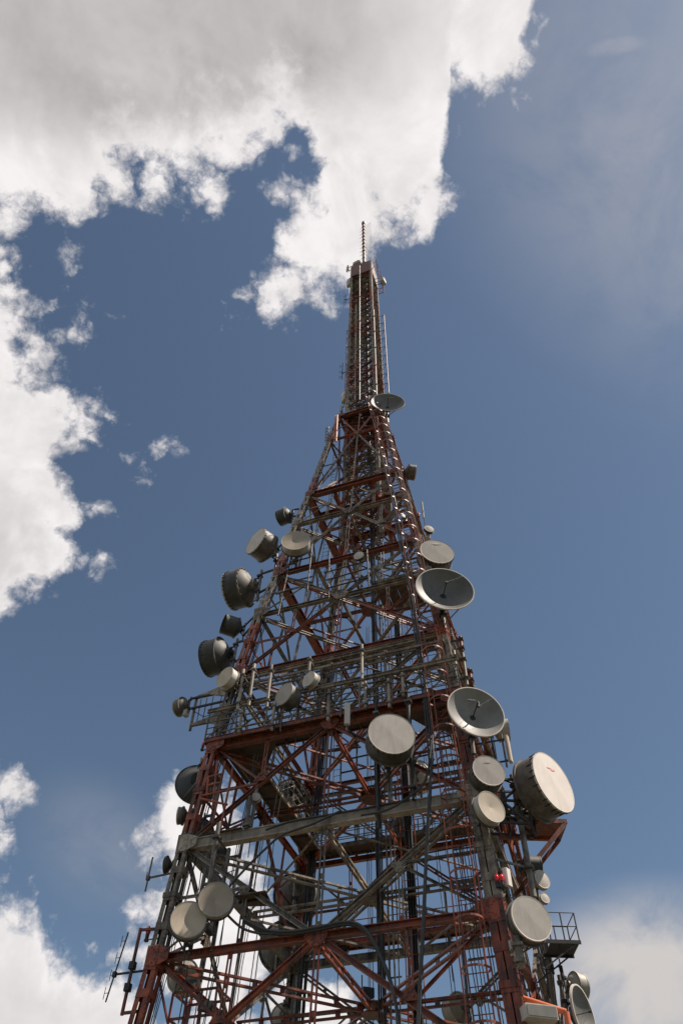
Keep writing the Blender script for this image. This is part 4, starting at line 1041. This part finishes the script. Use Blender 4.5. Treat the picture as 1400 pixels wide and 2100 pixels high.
# dipole and whip antennas
def dipole(label, px, py0, py1, off, kk, anc, r=.025, mat='dark_steel', els=4, el=.35, mast=False, cat='antenna', world_lean=0.0):
    a, b_ = vpole(px, py0, py1, off, kk, mast); L = b_.z - a.z
    t = thing('dipole_antenna', label, cat, a)
    lean = ROOT_I.to_3x3() @ V((world_lean, 0, 0)) * L
    m_ = MB(); m_.tube([(0, 0, 0), V((0, 0, L)) + lean], r, 8); m_.build('mast_tube', mat, t)
    for j in range(els):
        q_ = (V((0, 0, L)) + lean) * ((j + .5) / els)
        m_ = MB(); m_.tube([q_, q_ + V((-el * .6, 0, 0)), q_ + V((-el * .6, 0, el * .7))], r * .5, 5); m_.tube([q_ + V((-el * .6, 0, 0)), q_ + V((-el * .6, 0, -el * .7))], r * .5, 5); m_.build('dipole', mat, t)
    c_ = (V((0, 0, L)) + lean) * .38; b2 = anchor_pt(anc, a + c_) - a
    m_ = MB(); m_.bar(c_, b2, .045, .05); m_.box(c_, .1, .1, .14); m_.build('bracket_arm', mat, t)
dipole('long dark dipole antenna on an arm at the lower left edge', 217, 2055, 1912, 0, -1, 'L', .022, els=4, el=.22, world_lean=.10)
dipole('short pale whip antenna standing off the white part of the left leg', 298, 1828, 1758, .1, -1, 'L', .028, 'galvanised', els=1, el=.12)
dipole('short dipole on the left edge of the mast', 708, 622, 604, 0, 0, 'M', .03, els=3, el=.3, mast=True)
dipole('dark zigzag dipole on the lower left edge of the mast', 701, 778, 745, 0, 0, 'M', .03, els=3, el=.35, mast=True)
dipole('orange comb antenna at the upper left of the tower neck', 689, 905, 851, -.5, -1, 'L', .05, 'orange_paint', els=9, el=.22)
dipole('pale comb antenna at the upper left below the mast foot', 672, 905, 876, 0, -1, 'L', .05, 'galvanised', els=5, el=.3)
dipole('thin pale whip on a bent arm at the upper right leg', 868, 1062, 1030, 2.0, -1, 'R', .045, 'radome_grey', els=0)
dipole('thin antenna above the lower right balcony arm', 1134, 1998, 1955, 3.4, -1, 'R', .04, 'dark_steel', els=2, el=.3)
dipole('dark antenna fork at the lower right', 1152, 2000, 1966, 3.4, -1, 'R', .02, 'dark_steel', els=1, el=.4)
# orange pole frame at the lower left with beacon
a, b_ = vpole(250, 2082, 1904, .0)
t = thing('pole_frame', 'red pole frame standing off the lower left leg', 'pole', a); L = b_.z - a.z
m_ = MB(); m_.tube([(0, 0, 0), (0, 0, L)], .05, 8); m_.build('pole', 'red_paint', t)
for f_ in (.02, .98):
    c_ = anchor_pt('L', V((a.x, a.y, a.z + L * f_))) - a
    m_ = MB(); m_.bar((0, 0, L * f_), c_, .06, .07); m_.build('arm', 'red_paint', t)
for f_ in (.3, .55): m_ = MB(); m_.box((0, 0, L * f_), .16, .16, .2); m_.build('clamp', 'dark_steel', t)
def beacon(label, px, py, off, kk, anc, s=1.0, mast=False):
    p = at(px, py, kk, off, mast); t = thing('beacon_light', label, 'light', p)
    m_ = MB(); M_ = [(.0, .055), (.06, .07), (.14, .062), (.2, .03), (.21, .001)]
    n = 14; vs = [(r * s * math.cos(2 * math.pi * j / n), r * s * math.sin(2 * math.pi * j / n), z * s) for z, r in M_ for j in range(n)]
    m_.addf(vs, [(i * n + j, i * n + (j + 1) % n, (i + 1) * n + (j + 1) % n, (i + 1) * n + j) for i in range(len(M_) - 1) for j in range(n)], True); m_.build('lens', 'lamp_red', t)
    m_ = MB(); m_.tube([(0, 0, -.14 * s), (0, 0, .01)], .05 * s, 10); m_.box((0, 0, -.16 * s), .1, .1, .06); m_.build('lamp_base', 'dark_steel', t)
    c_ = anchor_pt(anc, p) - p
    m_ = MB(); m_.bar((0, 0, -.16), c_ - V((0, 0, .16)), .03, .03); m_.build('bracket_arm', 'galvanised', t)
beacon('red beacon lamp on the left of the pair on the white right leg', 1019, 1807, -.25, -1, 'N', .9)
beacon('red beacon lamp on the right of the pair on the white right leg', 1029, 1807, -.25, -1, 'N', .9)
beacon('red beacon lamp beside the left corner of the platform', 416, 1531, 0, -1, 'L', .9)
beacon('dull red beacon lamp at the lower left by the red pole frame', 303, 1916, 0, -1, 'L', 1.1)
beacon('small red beacon on the upper right leg', 858, 1056, 1.6, -1, 'R', .9)
beacon('small red beacon inside the tower below the first node', 689, 1277, 2.0, -1, 'F', .9)
# panel antennas
def panel(label, px, py, hpx, az, off, kk, anc, mat='radome_white', wd=.26, mast=False, stack=1, dp=.12):
    p = at(px, py, kk, off, mast); h = hpx * depth_of(p) / F_PX / .66
    a = math.radians(az); ld = ROOT_I.to_3x3() @ V((math.sin(a), -math.cos(a), 0)); rz = math.atan2(ld.y, ld.x)
    t = thing('panel_antenna', label, 'antenna', p, rz); TI = (Matrix.Translation(p) @ Matrix.Rotation(rz, 4, 'Z')).inverted()
    for j in range(stack):
        hh = h / stack; m_ = MB(); m_.extr((0, 0, -h / 2 + hh * j + .02), (0, 0, -h / 2 + hh * (j + 1) - .02), [(-wd / 2, -dp / 2), (wd / 2, -dp / 2), (wd / 2, dp * .2), (wd * .38, dp / 2), (-wd * .38, dp / 2), (-wd / 2, dp * .2)], (1, 0, 0)); m_.build('panel_case', mat, t)
    m_ = MB(); m_.tube([(-.16, 0, -h * .62), (-.16, 0, h * .62)], .035, 8); m_.build('mounting_pipe', 'galvanised', t)
    for f_ in (-.4, .4):
        m_ = MB(); m_.box((-.1, 0, h * f_), .14, .06, .06); m_.build('clamp', 'dark_steel', t)
        q_ = p + V((0, 0, h * f_)); c_ = TI @ anchor_pt(anc, q_)
        m_ = MB(); m_.bar((-.16, 0, h * f_), c_, .045, .045); m_.build('bracket_arm', 'dark_steel', t)
panel('slim white panel antenna on the platform railing near the middle', 712, 1464, 36, 2, -.9, -1, 'F', wd=.19)
panel('pale panel antenna leaning on dark arms at the right of the large open dish', 1042, 1536, 42, 60, 2.0, -1, 'E', 'radome_tan', wd=.2)
panel('pink stained panel antenna at the top left of the mast', 712, 551, 16, -70, 0, 0, 'M', 'radome_tan', .35, True)
panel('white panel antenna stack on the left edge of the mast head', 716, 580, 22, -40, 0, 0, 'M', 'radome_white', .5, True, 3, .3)
panel('small white box antenna above the left of the mast head', 731, 541, 8, -30, 0, 0, 'M', 'radome_white', .8, True, 1, .4)
panel('small white box antenna on an arm right of the mast head', 785, 577, 10, 60, 0, 0, 'M', 'radome_white', .6, True, 1, .4)
panel('two stacked white boxes left of the mast foot', 706, 815, 24, -60, .2, -1, 'M', 'radome_white', .45, True, 2, .3)
panel('small white tube antenna at the left of the mast foot', 699, 838, 16, -30, 0, -1, 'L', 'radome_white', .16)
panel('pale angled panel beside the beacon pair on the right leg', 1040, 1800, 26, 45, -.1, -1, 'N', 'radome_white', .22)
panel('white box between the big grey drum face and the right leg', 1056, 1948, 22, 30, -.1, -1, 'N', 'radome_white', .35)

# ------------------------------------------------------------------ spire on the mast
zt = MAST_TOP + .17
t = thing('spire', 'red and white spire with rows of short spikes on top of the mast', 'antenna', (0, 0, zt)); L = 15.3
m_ = MB(); m_.tube([(0, 0, 0), (0, 0, L * .35)], .17, 12); m_.build('lower_tube', 'white_paint', t)
m_ = MB(); m_.tube([(0, 0, L * .35), (0, 0, L)], .13, 12); m_.build('upper_tube', 'red_paint', t)
m_ = MB(); m_.tube([(0, 0, L), (0, 0, L + .5)], .22, 10); m_.build('cap', 'red_paint', t)
for j in range(13): m_ = MB(); m_.tube([(0, 0, L * (j + .5) / 13.5), (0, 0, L * (j + .5) / 13.5 + .16)], .2, 10); m_.build('collar', 'mast_paint' if j % 2 else 'white_paint', t)
sm = MB(); sm.tube([(.2, 0, 0), (.95, -.25, 0)], .012, 5); s0 = None
sm2 = MB(); sm2.tube([(-.2, 0, 0), (-.5, .1, 0)], .012, 5); s1_ = None
for j in range(26):
    z = .5 + j * (L - .9) / 26 + random.uniform(-.06, .06)
    if s0 is None: s0 = sm.build('spike', 'galvanised', t); s0.location = (0, 0, z); s1_ = sm2.build('spike', 'galvanised', t); s1_.location = (0, 0, z)
    else:
        share(s0, 'spike', t, (0, 0, z))
        if j % 2: share(s1_, 'spike', t, (0, 0, z))
# railing round the mast head on the right
t = thing('head_railing', 'red railing frame round the right side of the mast head', 'railing', (0, 0, zh)); wq = mast_w(zh) + .55
for a, b_ in (((1, -.9), (1, 1)), ((1, 1), (-.6, 1))):
    for zz in (0.2, 1.4, 2.6): m_ = MB(); m_.tube([(a[0] * wq, a[1] * wq, zz), (b_[0] * wq, b_[1] * wq, zz)], .03, 6); m_.build('handrail', 'red_paint', t)
for xx, yy in ((1, -.9), (1, 0), (1, 1), (0, 1), (-.6, 1)):
    m_ = MB(); m_.bar((xx * wq, yy * wq, -.6), (xx * wq, yy * wq, 2.6), .045, .045); m_.build('rail_post', 'red_paint', t)
    m_ = MB(); m_.bar((xx * wq, yy * wq, 0.2), (xx * mast_w(zh), yy * mast_w(zh), 0.2), .045, .045); m_.build('bracket_arm', 'red_paint', t)

# ------------------------------------------------------------------ red bracket platform with white drum on the right
p = at(1112, 1700, -1, 3.0)
t = thing('bracket_platform', 'red bracket platform under a white cylinder on the right edge of the tower', 'platform', p, -YAW)
m_ = MB(); m_.plate([(.62 * math.cos(j * math.pi / 8), .62 * math.sin(j * math.pi / 8), 0) for j in range(16)], (0, 0, 1), .05); m_.build('round_deck', 'red_paint', t)
for a, b_ in (((-1.6, -.5, -.03), (.65, -.5, -.03)), ((-1.6, .5, -.03), (.65, .5, -.03)), ((.6, -.5, -.03), (.6, .5, -.03)), ((-.3, -.5, -.03), (-.3, .5, -.03))):
    m_ = MB(); m_.bar(a, b_, .1, .14); m_.build('frame_beam', 'red_paint', t)
for yy in (-.5, .5): m_ = MB(); m_.bar((.58, yy, -.1), (-1.1, yy, -1.9), .1, .12); m_.build('knee_brace', 'red_paint', t)
t = thing('white_cylinder', 'white upright cylinder standing on the red bracket platform', 'antenna', p + V((0, 0, .04)), -YAW)
m_ = MB(); m_.tube([(0, 0, 0), (0, 0, 1.5)], .42, 28); m_.build('cylinder_body', 'radome_white', t)
m_ = MB(); m_.tube([(0, 0, 1.5), (0, 0, 1.56)], .45, 28); m_.build('lid', 'radome_grey', t)
p2 = at(1085, 1655, -1, 2.4)
t = thing('equipment_box', 'grey equipment box under the huge white-faced drum', 'box', p2, -YAW)
m_ = MB(); m_.box((0, 0, 0), .8, .7, .9); m_.build('box_body', 'radome_grey', t); m_ = MB(); m_.box((0, -.36, 0), .66, .02, .76); m_.build('door', 'shroud_pale', t)
# support lattice of the huge drum
t = thing('antenna_support', 'dark lattice support between the right leg and the huge white-faced drum', 'bracket', anchor_pt('N', at(1050, 1640, -1, .6)))
q1 = at(1078, 1600, -1, .6); q2 = at(1088, 1690, -1, .6); a1 = anchor_pt('N', q1); a2 = anchor_pt('N', q2); o_ = t.matrix_basis.translation; o_ = ROOT_I @ o_
k_ = 0
for dy in (0, .7):
    D2 = V((0, dy, 0))
    for a, b_ in ((a1, q1), (a2, q2), (q1, q2), (a1, q2), (a2, q1), ((a1 + a2) / 2, (q1 + q2) / 2), ((a1 + q1) / 2, (a2 + q2) / 2)):
        m_ = MB(); m_.bar(a + D2 - o_, b_ + D2 - o_, .06, .06); m_.build('strut', 'dark_steel', t)
for a in (q1, q2): m_ = MB(); m_.bar(a - o_, a + V((0, .7, 0)) - o_, .06, .06); m_.build('strut', 'dark_steel', t)

# ------------------------------------------------------------------ lower right: orange pipe frame and grey cabinet
a = at(1072, 2048, -1, .2); b_ = at(1160, 2076, -1, .2)
t = thing('orange_pipe_frame', 'bright orange pipe frame bent downwards at the lower right', 'pipe', a)
m_ = MB(); m_.tube([(0, 0, 0), b_ - a], .07, 12); m_.build('pipe', 'orange_paint', t)
m_ = MB(); m_.tube([b_ - a, b_ - a + V((0, 0, -1.6))], .07, 12); m_.build('pipe', 'orange_paint', t)
p = at(1102, 2082, -1, -.1)
t = thing('grey_cabinet', 'grey flat cabinet below the orange pipe at the lower right', 'cabinet', p, -YAW + .2)
m_ = MB(); m_.box((0, 0, 0), .75, .5, .28); m_.build('cabinet_body', 'radome_grey', t); m_ = MB(); m_.box((0, -.26, 0), .7, .02, .22); m_.build('door', 'bowl_grey', t)
# small dark floodlights and boxes hung inside
for i, (x, y, kk, off, lab) in enumerate(((757, 1832, 0, .3, 'small dark floodlight at the hub of the white plan braces'), (706, 1262, 0, .5, 'small dark floodlight high on the left inner brace'), (421, 2064, -1, 1.0, 'small dark box near the lower left red cage'),
                                   (753, 2035, 0, 0, 'small dark floodlight over the lowest hub'), (922, 1900, 1, .3, 'small grey box behind the tiny pale dish on the red walkway'), (429, 1905, -1, 2.0, 'dark floodlight under the lower tan drum'))):
    p = at(x, y, kk, off); t = thing('floodlight', lab, 'lamp', p, .3 * i)
    m_ = MB(); m_.extr((0, -.1, 0), (0, .1, 0), [(-.2, -.1), (.2, -.14), (.2, .14), (-.2, .1)]); m_.build('lamp_housing', 'dark_steel', t)
    m_ = MB(); m_.bar((-.2, 0, .1), (-.2, 0, .45), .03, .03); m_.build('bracket_arm', 'dark_steel', t)
# red service cage at the lower left
p = at(350, 2070, -1, .6)
t = thing('service_cage', 'red open railing cage inside the lower left corner', 'railing', p)
for i_ in range(4):
    for j_ in range(2):
        m_ = MB(); m_.bar((i_ * .45, j_ * .9, -2.2), (i_ * .45, j_ * .9, .4 - .0 * i_), .05, .05); m_.build('rail_post', 'red_paint', t)
for j_ in range(2):
    for zz in (-1.6, -.9, -.25, .4):
        m_ = MB(); m_.bar((0, j_ * .9, zz), (1.35, j_ * .9, zz), .05, .06); m_.build('handrail', 'red_paint', t)
for zz in (-.25, .4):
    for xx in (0, 1.35): m_ = MB(); m_.bar((xx, 0, zz), (xx, .9, zz), .05, .06); m_.build('handrail', 'red_paint', t)

# ------------------------------------------------------------------ further pipework and wiring
def pipe_frame(label, pts, r, mat='dark_steel', anc=None):
    t = thing('pipe_frame', label, 'frame', pts[0][0]); o0 = V(pts[0][0])
    for a, b_ in pts:
        m_ = MB(); m_.tube([V(a) - o0, V(b_) - o0], r, 7); m_.build('pipe', mat, t)
    return t
def A(x, y, off=-.3, kk=-1): return at(x, y, kk, off)
pipe_frame('dark pipe frame with rungs hung across the upper left of the front face', [(A(602, 1120), A(570, 1262)), (A(640, 1116), A(630, 1212)), (A(566, 1219), A(600, 1207)), (A(594, 1174), A(645, 1160)), (A(600, 1192), A(642, 1182)), (A(640, 1142), A(600, 1152)),
    (A(592, 1186), A(640, 1194)), (A(664, 1175), A(752, 1150)), (A(668, 1190), A(752, 1166)), (A(672, 1206), A(755, 1184)), (A(675, 1130), A(674, 1226)), (A(752, 1128), A(756, 1200))], .035)
pipe_frame('pale pipe frame behind the small pale drum over the railing', [(A(450, 1478), A(700, 1418)), (A(456, 1500), A(880, 1400)), (A(580, 1400), A(575, 1500)), (A(700, 1380), A(698, 1470)), (A(620, 1430), A(790, 1395)), (A(540, 1480), A(600, 1428)), (A(790, 1360), A(792, 1440))], .03, 'galvanised')
pipe_frame('thin hanging grid of wires below the red and white double beam', [(A(700, 1362, .3), A(860, 1325, .3)), (A(700, 1385, .3), A(860, 1348, .3))] + [(A(705 + 14 * j, 1362 - 3.2 * j, .3), A(705 + 14 * j, 1385 - 3.2 * j, .3)) for j in range(11)], .012, 'galvanised')
pipe_frame('red pipe frame beside the left leg in front of the large dark dish', [(A(428, 1592), A(424, 1632)), (A(446, 1560), A(436, 1660)), (A(424, 1612), A(455, 1604)), (A(428, 1594), A(458, 1586)), (A(415, 1632), A(525, 1608)), (A(462, 1562), A(436, 1690)), (A(478, 1574), A(452, 1700)), (A(412, 1638), A(466, 1650))], .04, 'red_paint')
pipe_frame('dark pipe frame high inside the rear face of the tower', [(A(700, 1560, -.6, 1), A(880, 1520, -.6, 1)), (A(700, 1585, -.6, 1), A(890, 1545, -.6, 1)), (A(700, 1500, -.6, 1), A(698, 1620, -.6, 1)), (A(732, 1500, -.6, 1), A(731, 1600, -.6, 1)), (A(690, 1530, -.6, 1), A(740, 1520, -.6, 1)), (A(650, 1545, -.6, 1), A(740, 1532, -.6, 1))], .04)
pipe_frame('dark bracing pipes low inside the right side of the tower', [(A(820, 1760, .3, 1), A(1000, 1725, .3, 1)), (A(850, 1690, -.3, 1), A(848, 1800, -.3, 1)), (A(905, 1650, -.3, 1), A(902, 1700, -.3, 1)), (A(640, 1780, .3, 1), A(760, 1760, .3, 1))], .035)
for lab, ax, ay, z0_, z1_, offs, mt_ in (
        ('black cables rising along the rear face left of the middle', -.35, .97, 4, 30, [(0, 0), (.07, 0), (.2, 0)], 'black_cable'),
        ('grey conduits rising along the rear face right of the middle', .30, .97, 4, 30, [(0, 0), (.12, 0)], 'galvanised'),
        ('dark cables beside the right rear leg', .88, .80, 4, 34, [(0, 0), (.06, .05), (.14, .02), (.2, .1)], 'black_cable'),
        ('thin feeder lines up the right face', .99, -.35, 4, 34, [(0, 0), (0, .1), (0, .22), (0, .5)], 'dark_steel'),
        ('thin feeder lines up the front of the left half', -.62, -.98, 6, 17.5, [(0, 0), (.06, 0)], 'dark_steel'),
        ('pair of thin wires in the front left half of the tower', -.42, -.9, 4, 22, [(0, 0), (.1, .06)], 'galvanised')):
    pts = [V((half(z_) * ax, half(z_) * ay, z_)) for z_ in [z0_ + (z1_ - z0_) * j / 10 for j in range(11)]]
    cable_run(lab, pts, offs, .016, mt_, jitter=.035, clamp=False)
